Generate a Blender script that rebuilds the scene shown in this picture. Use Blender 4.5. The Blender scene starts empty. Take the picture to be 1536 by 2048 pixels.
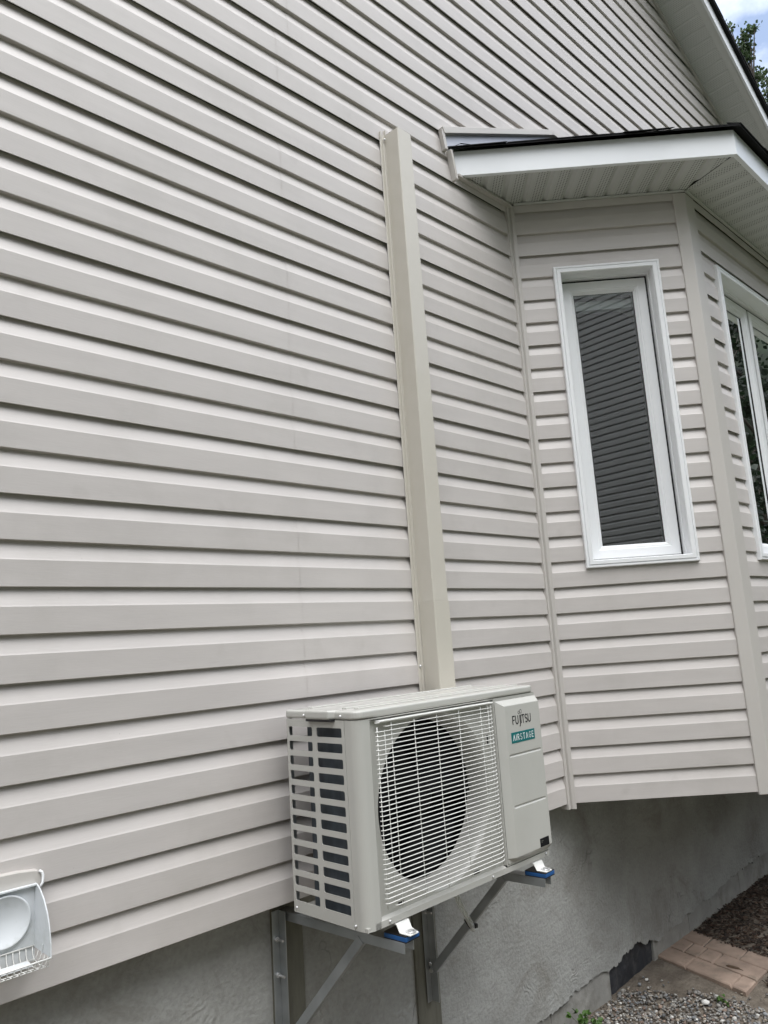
import bpy, bmesh, math, random
from mathutils import Vector, Matrix, noise
R = math.radians
SC = bpy.context.scene
COL = SC.collection
random.seed(7)

# ------------------------------------------------------------------ camera
cam_d = bpy.data.cameras.new("camera")
cam = bpy.data.objects.new("camera", cam_d); COL.objects.link(cam)
fw = Vector((0.69039, 0.70265, 0.17188)); rt = Vector((0.71982, -0.69101, -0.06622)); up = Vector((-0.07224, -0.16944, 0.98289))
cam.matrix_world = Matrix(((rt.x, up.x, -fw.x, -0.4477), (rt.y, up.y, -fw.y, -1.9186), (rt.z, up.z, -fw.z, 0.7209), (0, 0, 0, 1)))
cam_d.sensor_fit = 'VERTICAL'; cam_d.sensor_height = 36.0; cam_d.lens = 26.483
cam_d.clip_start = 0.02; cam_d.clip_end = 800
SC.camera = cam

# ------------------------------------------------------------------ world, sun, exposure
SUN_EL, SUN_AZ = R(70), R(200)          # azimuth clockwise from +Y (seen from above)
w = bpy.data.worlds.new("World"); SC.world = w; w.use_nodes = True
nt = w.node_tree; N = nt.nodes; L = nt.links; N.clear()
wo = N.new('ShaderNodeOutputWorld'); bg = N.new('ShaderNodeBackground'); bg.inputs['Strength'].default_value = 0.11
sky = N.new('ShaderNodeTexSky'); sky.sky_type = 'NISHITA'; sky.sun_disc = False
sky.sun_elevation = SUN_EL; sky.sun_rotation = SUN_AZ; sky.air_density = 1.0; sky.dust_density = 1.5
tc = N.new('ShaderNodeTexCoord'); mp = N.new('ShaderNodeMapping'); mp.inputs['Scale'].default_value = (1, 1, 1.6)
mp.inputs['Location'].default_value = (0.35, 0.1, 0.0)
ns = N.new('ShaderNodeTexNoise'); ns.inputs['Scale'].default_value = 4.0; ns.inputs['Detail'].default_value = 7; ns.inputs['Roughness'].default_value = 0.55
cr = N.new('ShaderNodeValToRGB'); cr.color_ramp.elements[0].position = 0.50; cr.color_ramp.elements[1].position = 0.80
cr.color_ramp.elements[0].color = (0.085, 0.085, 0.085, 1); cr.color_ramp.elements[1].color = (1, 1, 1, 1)
# the cloud layer is open towards +X and closed over the rest of the sky
sx = N.new('ShaderNodeSeparateXYZ'); mr = N.new('ShaderNodeMapRange')
mr.inputs['From Min'].default_value = 0.35; mr.inputs['From Max'].default_value = 0.9; mr.inputs['To Min'].default_value = 0.38; mr.inputs['To Max'].default_value = -0.08
ad = N.new('ShaderNodeMath'); ad.operation = 'ADD'
mx = N.new('ShaderNodeMixRGB')
# overcast cloud: the zenith about three times as bright as the horizon
ce = N.new('ShaderNodeMapRange'); ce.inputs['From Min'].default_value = 0.0; ce.inputs['From Max'].default_value = 1.0; ce.inputs['To Min'].default_value = 0.36; ce.inputs['To Max'].default_value = 1.0
cm = N.new('ShaderNodeMixRGB'); cm.blend_type = 'MULTIPLY'; cm.inputs['Fac'].default_value = 1; cm.inputs['Color1'].default_value = (14.1, 14.5, 15.1, 1)
L.new(ce.outputs[0], cm.inputs['Color2']); L.new(cm.outputs[0], mx.inputs['Color2'])
L.new(tc.outputs['Generated'], mp.inputs['Vector']); L.new(mp.outputs['Vector'], ns.inputs['Vector'])
L.new(tc.outputs['Generated'], sx.inputs['Vector']); L.new(sx.outputs['X'], mr.inputs['Value']); L.new(sx.outputs['Z'], ce.inputs['Value'])
L.new(ns.outputs['Fac'], ad.inputs[0]); L.new(mr.outputs['Result'], ad.inputs[1])
L.new(ad.outputs[0], cr.inputs['Fac']); L.new(cr.outputs['Color'], mx.inputs['Fac'])
L.new(sky.outputs['Color'], mx.inputs['Color1']); L.new(mx.outputs['Color'], bg.inputs['Color']); L.new(bg.outputs[0], wo.inputs['Surface'])

sd = bpy.data.lights.new("sun", 'SUN'); sd.energy = 1.2; sd.angle = R(50); sd.color = (1.0, 0.98, 0.965)
sun = bpy.data.objects.new("sun", sd); COL.objects.link(sun)
sdir = Vector((math.sin(SUN_AZ) * math.cos(SUN_EL), math.cos(SUN_AZ) * math.cos(SUN_EL), math.sin(SUN_EL)))
sun.rotation_euler = sdir.to_track_quat('Z', 'Y').to_euler()
SC.view_settings.view_transform = 'Standard'; SC.view_settings.look = 'None'; SC.view_settings.gamma = 1
SC.view_settings.exposure = 1.08

# ------------------------------------------------------------------ helpers
class MB:
    """collects polygons into one mesh"""
    def __init__(s): s.v = []; s.f = []
    def add(s, vs, fs):
        o = len(s.v); s.v += [tuple(a) for a in vs]; s.f += [tuple(i + o for i in f) for f in fs]; return s
    def box(s, x0, x1, y0, y1, z0, z1):
        return s.add([(x0,y0,z0),(x1,y0,z0),(x1,y1,z0),(x0,y1,z0),(x0,y0,z1),(x1,y0,z1),(x1,y1,z1),(x0,y1,z1)],
                     [(0,3,2,1),(4,5,6,7),(0,1,5,4),(1,2,6,5),(2,3,7,6),(3,0,4,7)])
    def prism(s, poly, vec):
        n = len(poly); vec = Vector(vec)
        a = [Vector(p) for p in poly]; b = [p + vec for p in a]
        return s.add(a + b, [tuple(range(n))[::-1], tuple(range(n, 2 * n))] + [(i, (i + 1) % n, n + (i + 1) % n, n + i) for i in range(n)])
    def bar(s, a, b, wv, hv):
        """rectangular bar from a to b with full side vectors wv, hv"""
        a, b, wv, hv = Vector(a), Vector(b), Vector(wv) / 2, Vector(hv) / 2
        q = [-wv - hv, wv - hv, wv + hv, -wv + hv]
        return s.add([a + k for k in q] + [b + k for k in q], [(3,2,1,0),(4,5,6,7)] + [(i, (i+1)%4, 4+(i+1)%4, 4+i) for i in range(4)])
    def tube(s, pts, r, n=8, cap=True):
        pts = [Vector(p) for p in pts]; rs = r if isinstance(r, (list, tuple)) else [r] * len(pts)
        rings = []; ref = None
        for i, p in enumerate(pts):
            d = (pts[min(i+1, len(pts)-1)] - pts[max(i-1, 0)]).normalized()
            if ref is None: ref = d.orthogonal().normalized()
            ref = (ref - d * ref.dot(d)).normalized(); bi = d.cross(ref)
            rings.append([p + (ref * math.cos(2*math.pi*k/n) + bi * math.sin(2*math.pi*k/n)) * rs[i] for k in range(n)])
        vs = [v for q in rings for v in q]; fs = []
        for i in range(len(pts) - 1):
            for k in range(n): fs.append((i*n+k, i*n+(k+1)%n, (i+1)*n+(k+1)%n, (i+1)*n+k))
        if cap: fs += [tuple(range(n))[::-1], tuple(range((len(pts)-1)*n, len(pts)*n))]
        return s.add(vs, fs)
    def lathe(s, prof, c, axis, n=48, closed=False):
        axis = Vector(axis).normalized(); u = axis.orthogonal().normalized(); v = axis.cross(u); c = Vector(c)
        vs = [c + axis * h + (u * math.cos(2*math.pi*k/n) + v * math.sin(2*math.pi*k/n)) * r for r, h in prof for k in range(n)]
        fs = [(i*n+k, i*n+(k+1)%n, (i+1)*n+(k+1)%n, (i+1)*n+k) for i in range(len(prof)-1) for k in range(n)]
        if closed: fs += [tuple(range(n))[::-1], tuple(range((len(prof)-1)*n, len(prof)*n))]
        return s.add(vs, fs)
    def ball(s, c, r, sq=(1,1,1), n=10, m=6):
        c = Vector(c); vs = []; fs = []
        for j in range(m + 1):
            t = math.pi * j / m
            for k in range(n):
                p = 2*math.pi*k/n; vs.append(c + Vector((math.sin(t)*math.cos(p)*sq[0], math.sin(t)*math.sin(p)*sq[1], math.cos(t)*sq[2])) * r)
        for j in range(m):
            for k in range(n): fs.append((j*n+k, (j+1)*n+k, (j+1)*n+(k+1)%n, j*n+(k+1)%n))
        return s.add(vs, fs)
    def build(s, name, mat, parent=None, bevel=0, seg=2, smooth=False, loc=None, rotz=None, recalc=True):
        me = bpy.data.meshes.new(name); me.from_pydata(s.v, [], s.f)
        if recalc:
            bm = bmesh.new(); bm.from_mesh(me); bmesh.ops.recalc_face_normals(bm, faces=bm.faces); bm.to_mesh(me); bm.free()
        me.materials.append(mat); me.update()
        o = bpy.data.objects.new(name, me); COL.objects.link(o)
        if parent: o.parent = parent
        if loc is not None: o.location = loc
        if rotz is not None: o.rotation_euler.z = rotz
        if bevel:
            b = o.modifiers.new("bevel", 'BEVEL'); b.width = bevel; b.segments = seg; b.limit_method = 'ANGLE'; b.angle_limit = R(35)
            b.harden_normals = False
        if smooth:
            me.polygons.foreach_set("use_smooth", [True] * len(me.polygons))
        return o

def tag(o, label=None, cat=None, group=None, kind=None):
    if label: o['label'] = label
    if cat: o['category'] = cat
    if group: o['group'] = group
    if kind: o['kind'] = kind
    return o
def empty(name, loc=(0,0,0), rz=0):
    o = bpy.data.objects.new(name, None); COL.objects.link(o); o.location = loc; o.rotation_euler.z = rz; o.empty_display_size = 0.1; return o

# ------------------------------------------------------------------ materials
def mat(name, col, rough=0.5, metal=0.0, spec=None, var=0.0, vscale=6.0, bump=0.0, bscale=60.0, stretch=(1,1,1), dirt=None, dscale=2.0, damt=0.3, coat=0.0):
    m = bpy.data.materials.new(name); m.use_nodes = True; nt = m.node_tree; N = nt.nodes; L = nt.links
    b = N['Principled BSDF']; b.inputs['Base Color'].default_value = (*col, 1); b.inputs['Roughness'].default_value = rough; b.inputs['Metallic'].default_value = metal
    if spec is not None: b.inputs['Specular IOR Level'].default_value = spec
    if coat: b.inputs['Coat Weight'].default_value = coat
    t = N.new('ShaderNodeTexCoord'); mp = N.new('ShaderNodeMapping'); mp.inputs['Scale'].default_value = stretch; L.new(t.outputs['Object'], mp.inputs['Vector'])
    last = None
    if var:
        n = N.new('ShaderNodeTexNoise'); n.inputs['Scale'].default_value = vscale; n.inputs['Detail'].default_value = 5; L.new(mp.outputs[0], n.inputs['Vector'])
        hv = N.new('ShaderNodeMapRange'); hv.inputs['From Min'].default_value = 0.25; hv.inputs['From Max'].default_value = 0.75
        hv.inputs['To Min'].default_value = 1 - var; hv.inputs['To Max'].default_value = 1 + var; L.new(n.outputs['Fac'], hv.inputs['Value'])
        mu = N.new('ShaderNodeMixRGB'); mu.blend_type = 'MULTIPLY'; mu.inputs['Fac'].default_value = 1; mu.inputs['Color1'].default_value = (*col, 1); L.new(hv.outputs[0], mu.inputs['Color2'])
        last = mu.outputs[0]
    if dirt:
        n = N.new('ShaderNodeTexNoise'); n.inputs['Scale'].default_value = dscale; n.inputs['Detail'].default_value = 8; n.inputs['Roughness'].default_value = 0.65; L.new(t.outputs['Object'], n.inputs['Vector'])
        r = N.new('ShaderNodeMapRange'); r.inputs['From Min'].default_value = 0.5; r.inputs['From Max'].default_value = 0.72; r.inputs['To Min'].default_value = 0; r.inputs['To Max'].default_value = damt; L.new(n.outputs['Fac'], r.inputs['Value'])
        mu = N.new('ShaderNodeMixRGB'); mu.inputs['Color1'].default_value = (*col, 1); mu.inputs['Color2'].default_value = (*dirt, 1); L.new(r.outputs[0], mu.inputs['Fac'])
        if last: L.new(last, mu.inputs['Color1'])
        last = mu.outputs[0]
    if last: L.new(last, b.inputs['Base Color'])
    if bump:
        n = N.new('ShaderNodeTexNoise'); n.inputs['Scale'].default_value = bscale; n.inputs['Detail'].default_value = 4; L.new(mp.outputs[0], n.inputs['Vector'])
        bp = N.new('ShaderNodeBump'); bp.inputs['Strength'].default_value = bump; bp.inputs['Distance'].default_value = 0.002; L.new(n.outputs['Fac'], bp.inputs['Height']); L.new(bp.outputs[0], b.inputs['Normal'])
    return m

M = {}
def siding_mat():
    m = mat('siding', (0.533, 0.502, 0.481), 0.42, var=0.045, vscale=3.0, bump=0.13, bscale=26, stretch=(1.2, 4, 9), dirt=(0.36, 0.34, 0.31), dscale=2.6, damt=0.30)
    nt = m.node_tree; N = nt.nodes; L = nt.links; b = N['Principled BSDF']; t = N.new('ShaderNodeTexCoord')
    # a few faint rub marks and specks of dirt, thinly spread
    n = N.new('ShaderNodeTexNoise'); n.inputs['Scale'].default_value = 7.5; n.inputs['Detail'].default_value = 3; L.new(t.outputs['Object'], n.inputs['Vector'])
    r = N.new('ShaderNodeMapRange'); r.inputs['From Min'].default_value = 0.66; r.inputs['From Max'].default_value = 0.78; r.inputs['To Max'].default_value = 0.16; L.new(n.outputs['Fac'], r.inputs['Value'])
    v = N.new('ShaderNodeTexNoise'); v.inputs['Scale'].default_value = 120; v.inputs['Detail'].default_value = 1; L.new(t.outputs['Object'], v.inputs['Vector'])
    r2 = N.new('ShaderNodeMapRange'); r2.inputs['From Min'].default_value = 0.80; r2.inputs['From Max'].default_value = 0.84; r2.inputs['To Max'].default_value = 0.5; L.new(v.outputs['Fac'], r2.inputs['Value'])
    ad = N.new('ShaderNodeMath'); ad.operation = 'ADD'; ad.use_clamp = True; L.new(r.outputs[0], ad.inputs[0]); L.new(r2.outputs[0], ad.inputs[1])
    old = b.inputs['Base Color'].links[0].from_socket; mu = N.new('ShaderNodeMixRGB'); L.new(ad.outputs[0], mu.inputs['Fac']); L.new(old, mu.inputs['Color1']); mu.inputs['Color2'].default_value = (0.26, 0.24, 0.21, 1); L.new(mu.outputs[0], b.inputs['Base Color'])
    return m
M['siding'] = siding_mat()
M['trim'] = mat('beige_trim', (0.51, 0.485, 0.455), 0.42, var=0.025, vscale=4, bump=0.04, bscale=40)
M['duct'] = mat('cream_duct', (0.55, 0.52, 0.46), 0.26, var=0.03, vscale=3, dirt=(0.42, 0.39, 0.31), dscale=3, damt=0.25)
M['white'] = mat('white_vinyl', (0.80, 0.81, 0.82), 0.28, var=0.02, vscale=5)
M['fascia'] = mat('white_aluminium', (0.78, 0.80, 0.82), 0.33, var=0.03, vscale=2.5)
M['shingle'] = mat('black_shingle', (0.016, 0.016, 0.017), 0.95, spec=0.2, var=0.3, vscale=60, bump=0.6, bscale=250)
M['flash'] = mat('grey_flashing', (0.50, 0.51, 0.55), 0.4, metal=0.3, var=0.06, vscale=8)
M['ac'] = mat('ac_paint', (0.475, 0.47, 0.44), 0.23, var=0.03, vscale=4, dirt=(0.36, 0.35, 0.31), dscale=5, damt=0.16)
M['ac_top'] = M['ac']
M['wire'] = mat('wire_white', (0.74, 0.74, 0.71), 0.3)
M['fan'] = mat('fan_black', (0.010, 0.010, 0.011), 0.6, spec=0.15)
M['black'] = mat('black_plastic', (0.012, 0.012, 0.014), 0.45)
M['ink'] = mat('black_ink', (0.012, 0.012, 0.014), 0.5)
M['teal'] = mat('teal_sticker', (0.004, 0.145, 0.15), 0.35)
M['whiteink'] = mat('white_ink', (0.85, 0.86, 0.86), 0.4)
M['coil'] = mat('coil_fins', (0.075, 0.09, 0.105), 0.45, metal=0.2, var=0.35, vscale=30, stretch=(1, 1, 0.3))
M['galv'] = mat('galvanised', (0.40, 0.42, 0.43), 0.38, metal=0.75, var=0.16, vscale=14, bump=0.06, bscale=80)
M['steel'] = mat('bolt_steel', (0.66, 0.66, 0.66), 0.35, metal=0.7, var=0.1, vscale=60)
M['blue'] = mat('blue_rubber', (0.012, 0.085, 0.26), 0.55, var=0.12, vscale=40)
M['board'] = mat('treated_board', (0.150, 0.146, 0.118), 0.8, var=0.25, vscale=7, stretch=(8, 8, 0.8), bump=0.4, bscale=30, dirt=(0.12, 0.12, 0.065), dscale=5, damt=0.6)
M['conc'] = mat('bare_concrete', (0.30, 0.295, 0.275), 0.88, var=0.22, vscale=9, bump=0.7, bscale=70, dirt=(0.14, 0.13, 0.11), dscale=7, damt=0.85)
M['tar'] = mat('tar_coating', (0.028, 0.030, 0.036), 0.6, var=0.35, vscale=12, bump=0.8, bscale=50, dirt=(0.16, 0.16, 0.16), dscale=22, damt=0.4)
M['dark'] = mat('dark_inside', (0.02, 0.02, 0.02), 0.9)
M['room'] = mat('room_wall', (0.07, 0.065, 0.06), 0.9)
M['curtain'] = mat('curtain', (0.28, 0.27, 0.26), 0.9, var=0.1)
M['vent'] = mat('vent_white', (0.66, 0.685, 0.705), 0.35, dirt=(0.42, 0.45, 0.42), dscale=16, damt=0.6)
M['stone'] = mat('paver', (0.315, 0.235, 0.185), 0.88, var=0.26, vscale=11, bump=0.6, bscale=140, dirt=(0.15, 0.125, 0.095), dscale=8, damt=0.95)
M['bark'] = mat('tree_bark', (0.06, 0.05, 0.04), 0.9, var=0.3, vscale=12, bump=0.6, bscale=30)
M['chip'] = mat('wood_chip', (0.085, 0.055, 0.035), 0.9, var=0.3, vscale=30)
M['shell'] = mat('pale_stone', (0.62, 0.61, 0.58), 0.6, var=0.08, vscale=30)

def soffit_mat(name='soffit', amount=1.0, lo=0.33, hi=0.90):
    """white vented soffit: rows of small punched holes in alternate panels (object x = across the panels)"""
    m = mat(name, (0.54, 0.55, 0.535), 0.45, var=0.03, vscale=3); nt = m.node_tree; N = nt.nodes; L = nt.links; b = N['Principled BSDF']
    t = N.new('ShaderNodeTexCoord'); s = N.new('ShaderNodeSeparateXYZ'); L.new(t.outputs['UV'], s.inputs[0])
    def math_(op, a, bb=None, cc=None):
        n = N.new('ShaderNodeMath'); n.operation = op
        for i, q in enumerate((a, bb, cc)):
            if q is None: continue
            if isinstance(q, (int, float)): n.inputs[i].default_value = q
            else: L.new(q, n.inputs[i])
        return n.outputs[0]
    X, Y = s.outputs['X'], s.outputs['Y']
    px = 0.0127; py = 0.0127
    row = math_('FLOOR', math_('DIVIDE', X, px))
    odd = math_('MULTIPLY', math_('FRACT', math_('MULTIPLY', row, 0.5)), py)
    fx = math_('SUBTRACT', math_('FRACT', math_('DIVIDE', X, px)), 0.5)
    fy = math_('SUBTRACT', math_('FRACT', math_('DIVIDE', math_('ADD', Y, odd), py)), 0.5)
    d2 = math_('ADD', math_('MULTIPLY', fx, fx), math_('MULTIPLY', fy, fy))
    hole = math_('LESS_THAN', d2, 0.045)
    pan = math_('FRACT', math_('DIVIDE', X, 0.1016))
    band = math_('MULTIPLY', math_('GREATER_THAN', pan, lo), math_('LESS_THAN', pan, hi))
    fac = math_('MULTIPLY', math_('MULTIPLY', hole, band), amount)
    old = b.inputs['Base Color'].links[0].from_socket
    mu = N.new('ShaderNodeMixRGB'); L.new(fac, mu.inputs['Fac']); L.new(old, mu.inputs['Color1']); mu.inputs['Color2'].default_value = (0.02, 0.02, 0.02, 1)
    L.new(mu.outputs[0], b.inputs['Base Color']); return m
M['soffit'] = soffit_mat()
M['rake_soffit'] = soffit_mat('rake_soffit', 0.42, 0.10, 0.93)

def parge_mat():
    m = mat('parging', (0.285, 0.29, 0.275), 0.85); nt = m.node_tree; N = nt.nodes; L = nt.links; b = N['Principled BSDF']
    t = N.new('ShaderNodeTexCoord')
    n0 = N.new('ShaderNodeTexNoise'); n0.inputs['Scale'].default_value = 5; n0.inputs['Detail'].default_value = 3; L.new(t.outputs['Object'], n0.inputs['Vector'])
    vm = N.new('ShaderNodeMixRGB'); vm.blend_type = 'ADD'; vm.inputs['Fac'].default_value = 0.22; L.new(t.outputs['Object'], vm.inputs['Color1']); L.new(n0.outputs['Color'], vm.inputs['Color2'])
    vo = N.new('ShaderNodeTexVoronoi'); vo.inputs['Scale'].default_value = 3.6; L.new(vm.outputs[0], vo.inputs['Vector'])
    ws = N.new('ShaderNodeMath'); ws.operation = 'MULTIPLY'; ws.inputs[1].default_value = 95; L.new(vo.outputs['Distance'], ws.inputs[0])
    sn = N.new('ShaderNodeMath'); sn.operation = 'SINE'; L.new(ws.outputs[0], sn.inputs[0])
    n1 = N.new('ShaderNodeTexNoise'); n1.inputs['Scale'].default_value = 9; n1.inputs['Detail'].default_value = 4; L.new(t.outputs['Object'], n1.inputs['Vector'])
    mk = N.new('ShaderNodeMapRange'); mk.inputs['From Min'].default_value = 0.52; mk.inputs['From Max'].default_value = 0.72; L.new(n1.outputs['Fac'], mk.inputs['Value'])
    sw = N.new('ShaderNodeMath'); sw.operation = 'MULTIPLY'; L.new(sn.outputs[0], sw.inputs[0]); L.new(mk.outputs[0], sw.inputs[1])
    n2 = N.new('ShaderNodeTexNoise'); n2.inputs['Scale'].default_value = 70; n2.inputs['Detail'].default_value = 9; L.new(t.outputs['Object'], n2.inputs['Vector'])
    n4 = N.new('ShaderNodeTexNoise'); n4.inputs['Scale'].default_value = 9; n4.inputs['Detail'].default_value = 6; L.new(vm.outputs[0], n4.inputs['Vector'])
    a = N.new('ShaderNodeMath'); a.operation = 'MULTIPLY_ADD'; a.inputs[1].default_value = 0.26; L.new(sw.outputs[0], a.inputs[0]); L.new(n2.outputs['Fac'], a.inputs[2])
    a2 = N.new('ShaderNodeMath'); a2.operation = 'MULTIPLY_ADD'; a2.inputs[1].default_value = 1.5; L.new(n4.outputs['Fac'], a2.inputs[0]); L.new(a.outputs[0], a2.inputs[2])
    bp = N.new('ShaderNodeBump'); bp.inputs['Strength'].default_value = 0.62; bp.inputs['Distance'].default_value = 0.006; L.new(a2.outputs[0], bp.inputs['Height']); L.new(bp.outputs[0], b.inputs['Normal'])
    n3 = N.new('ShaderNodeTexNoise'); n3.inputs['Scale'].default_value = 2.2; n3.inputs['Detail'].default_value = 7; n3.inputs['Roughness'].default_value = 0.65; L.new(t.outputs['Object'], n3.inputs['Vector'])
    r = N.new('ShaderNodeValToRGB'); r.color_ramp.elements[0].position = 0.3; r.color_ramp.elements[0].color = (0.25, 0.25, 0.235, 1)
    r.color_ramp.elements[1].position = 0.7; r.color_ramp.elements[1].color = (0.41, 0.415, 0.40, 1); L.new(n3.outputs['Fac'], r.inputs['Fac'])
    mu = N.new('ShaderNodeMixRGB'); mu.blend_type = 'MULTIPLY'; mu.inputs['Fac'].default_value = 0.28
    g = N.new('ShaderNodeMapRange'); g.inputs['From Min'].default_value = 0.3; g.inputs['From Max'].default_value = 0.7; g.inputs['To Min'].default_value = 0.65; g.inputs['To Max'].default_value = 1.25
    L.new(n2.outputs['Fac'], g.inputs['Value']); L.new(r.outputs[0], mu.inputs['Color1']); L.new(g.outputs[0], mu.inputs['Color2'])
    n5 = N.new('ShaderNodeTexNoise'); n5.inputs['Scale'].default_value = 3.1; n5.inputs['Detail'].default_value = 9; n5.inputs['Roughness'].default_value = 0.72; n5.inputs['Distortion'].default_value = 0.8; L.new(t.outputs['Object'], n5.inputs['Vector'])
    r5 = N.new('ShaderNodeMapRange'); r5.inputs['From Min'].default_value = 0.52; r5.inputs['From Max'].default_value = 0.68; r5.inputs['To Max'].default_value = 0.65; L.new(n5.outputs['Fac'], r5.inputs['Value'])
    m5 = N.new('ShaderNodeMixRGB'); L.new(r5.outputs[0], m5.inputs['Fac']); L.new(mu.outputs[0], m5.inputs['Color1']); m5.inputs['Color2'].default_value = (0.20, 0.19, 0.165, 1)
    # hairline cracks
    vc = N.new('ShaderNodeTexVoronoi'); vc.feature = 'DISTANCE_TO_EDGE'; vc.inputs['Scale'].default_value = 1.7; L.new(vm.outputs[0], vc.inputs['Vector'])
    rc_ = N.new('ShaderNodeMapRange'); rc_.inputs['From Min'].default_value = 0.0; rc_.inputs['From Max'].default_value = 0.006; rc_.inputs['To Min'].default_value = 0.6; rc_.inputs['To Max'].default_value = 0.0; L.new(vc.outputs['Distance'], rc_.inputs['Value'])
    ck = N.new('ShaderNodeMath'); ck.operation = 'MULTIPLY'; L.new(rc_.outputs[0], ck.inputs[0]); L.new(mk.outputs[0], ck.inputs[1])
    m6 = N.new('ShaderNodeMixRGB'); L.new(ck.outputs[0], m6.inputs['Fac']); L.new(m5.outputs[0], m6.inputs['Color1']); m6.inputs['Color2'].default_value = (0.07, 0.07, 0.065, 1)
    L.new(m6.outputs[0], b.inputs['Base Color'])
    return m
M['parge'] = parge_mat()

def glass_mat():
    """insulated pane: see-through with two glass surfaces' worth of reflection"""
    m = bpy.data.materials.new('window_glass'); m.use_nodes = True; nt = m.node_tree; N = nt.nodes; L = nt.links; N.clear()
    o = N.new('ShaderNodeOutputMaterial'); tr = N.new('ShaderNodeBsdfTransparent'); tr.inputs['Color'].default_value = (0.78, 0.82, 0.80, 1)
    gl = N.new('ShaderNodeBsdfGlossy'); gl.inputs['Roughness'].default_value = 0.0; gl.inputs['Color'].default_value = (0.95, 0.97, 0.97, 1)
    fr = N.new('ShaderNodeFresnel'); fr.inputs['IOR'].default_value = 1.5
    mm = N.new('ShaderNodeMath'); mm.operation = 'MULTIPLY_ADD'; mm.inputs[1].default_value = 1.3; mm.inputs[2].default_value = 0.15; mm.use_clamp = True
    t = N.new('ShaderNodeTexCoord'); n = N.new('ShaderNodeTexNoise'); n.inputs['Scale'].default_value = 2.5; L.new(t.outputs['Object'], n.inputs['Vector'])
    bp = N.new('ShaderNodeBump'); bp.inputs['Strength'].default_value = 0.03; bp.inputs['Distance'].default_value = 0.006; L.new(n.outputs['Fac'], bp.inputs['Height']); L.new(bp.outputs[0], gl.inputs['Normal'])
    mx = N.new('ShaderNodeMixShader'); L.new(fr.outputs[0], mm.inputs[0]); L.new(mm.outputs[0], mx.inputs['Fac']); L.new(tr.outputs[0], mx.inputs[1]); L.new(gl.outputs[0], mx.inputs[2]); L.new(mx.outputs[0], o.inputs['Surface'])
    return m
M['glass'] = glass_mat()
def tube_mat():
    m = bpy.data.materials.new('clear_vinyl'); m.use_nodes = True; nt = m.node_tree; N = nt.nodes; L = nt.links; N.clear()
    o = N.new('ShaderNodeOutputMaterial'); tr = N.new('ShaderNodeBsdfTransparent'); tr.inputs['Color'].default_value = (0.96, 0.97, 0.96, 1)
    gl = N.new('ShaderNodeBsdfDiffuse'); gl.inputs['Color'].default_value = (0.85, 0.86, 0.86, 1)  # white diffuse rims painted in for the sky highlights on the tube
    lw = N.new('ShaderNodeLayerWeight'); lw.inputs['Blend'].default_value = 0.30
    mx = N.new('ShaderNodeMixShader'); L.new(lw.outputs['Facing'], mx.inputs['Fac']); L.new(tr.outputs[0], mx.inputs[1]); L.new(gl.outputs[0], mx.inputs[2]); L.new(mx.outputs[0], o.inputs['Surface']); return m
M['tube'] = tube_mat()
def attr_mat(name, rough=0.8, bump=0.3, trans=0.0):
    m = bpy.data.materials.new(name); m.use_nodes = True; nt = m.node_tree; N = nt.nodes; L = nt.links; b = N['Principled BSDF']; b.inputs['Roughness'].default_value = rough
    a = N.new('ShaderNodeAttribute'); a.attribute_name = 'tint'; L.new(a.outputs['Color'], b.inputs['Base Color'])
    if trans:
        tl = N.new('ShaderNodeBsdfTranslucent'); L.new(a.outputs['Color'], tl.inputs['Color']); mx = N.new('ShaderNodeMixShader'); mx.inputs['Fac'].default_value = trans
        L.new(b.outputs[0], mx.inputs[1]); L.new(tl.outputs[0], mx.inputs[2]); L.new(mx.outputs[0], N['Material Output'].inputs['Surface'])
    return m
M['pebble'] = attr_mat('pebble', 0.75)
M['mulch'] = attr_mat('mulch', 0.9)
M['leaf'] = attr_mat('leaf', 0.55, trans=0.35)

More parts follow.
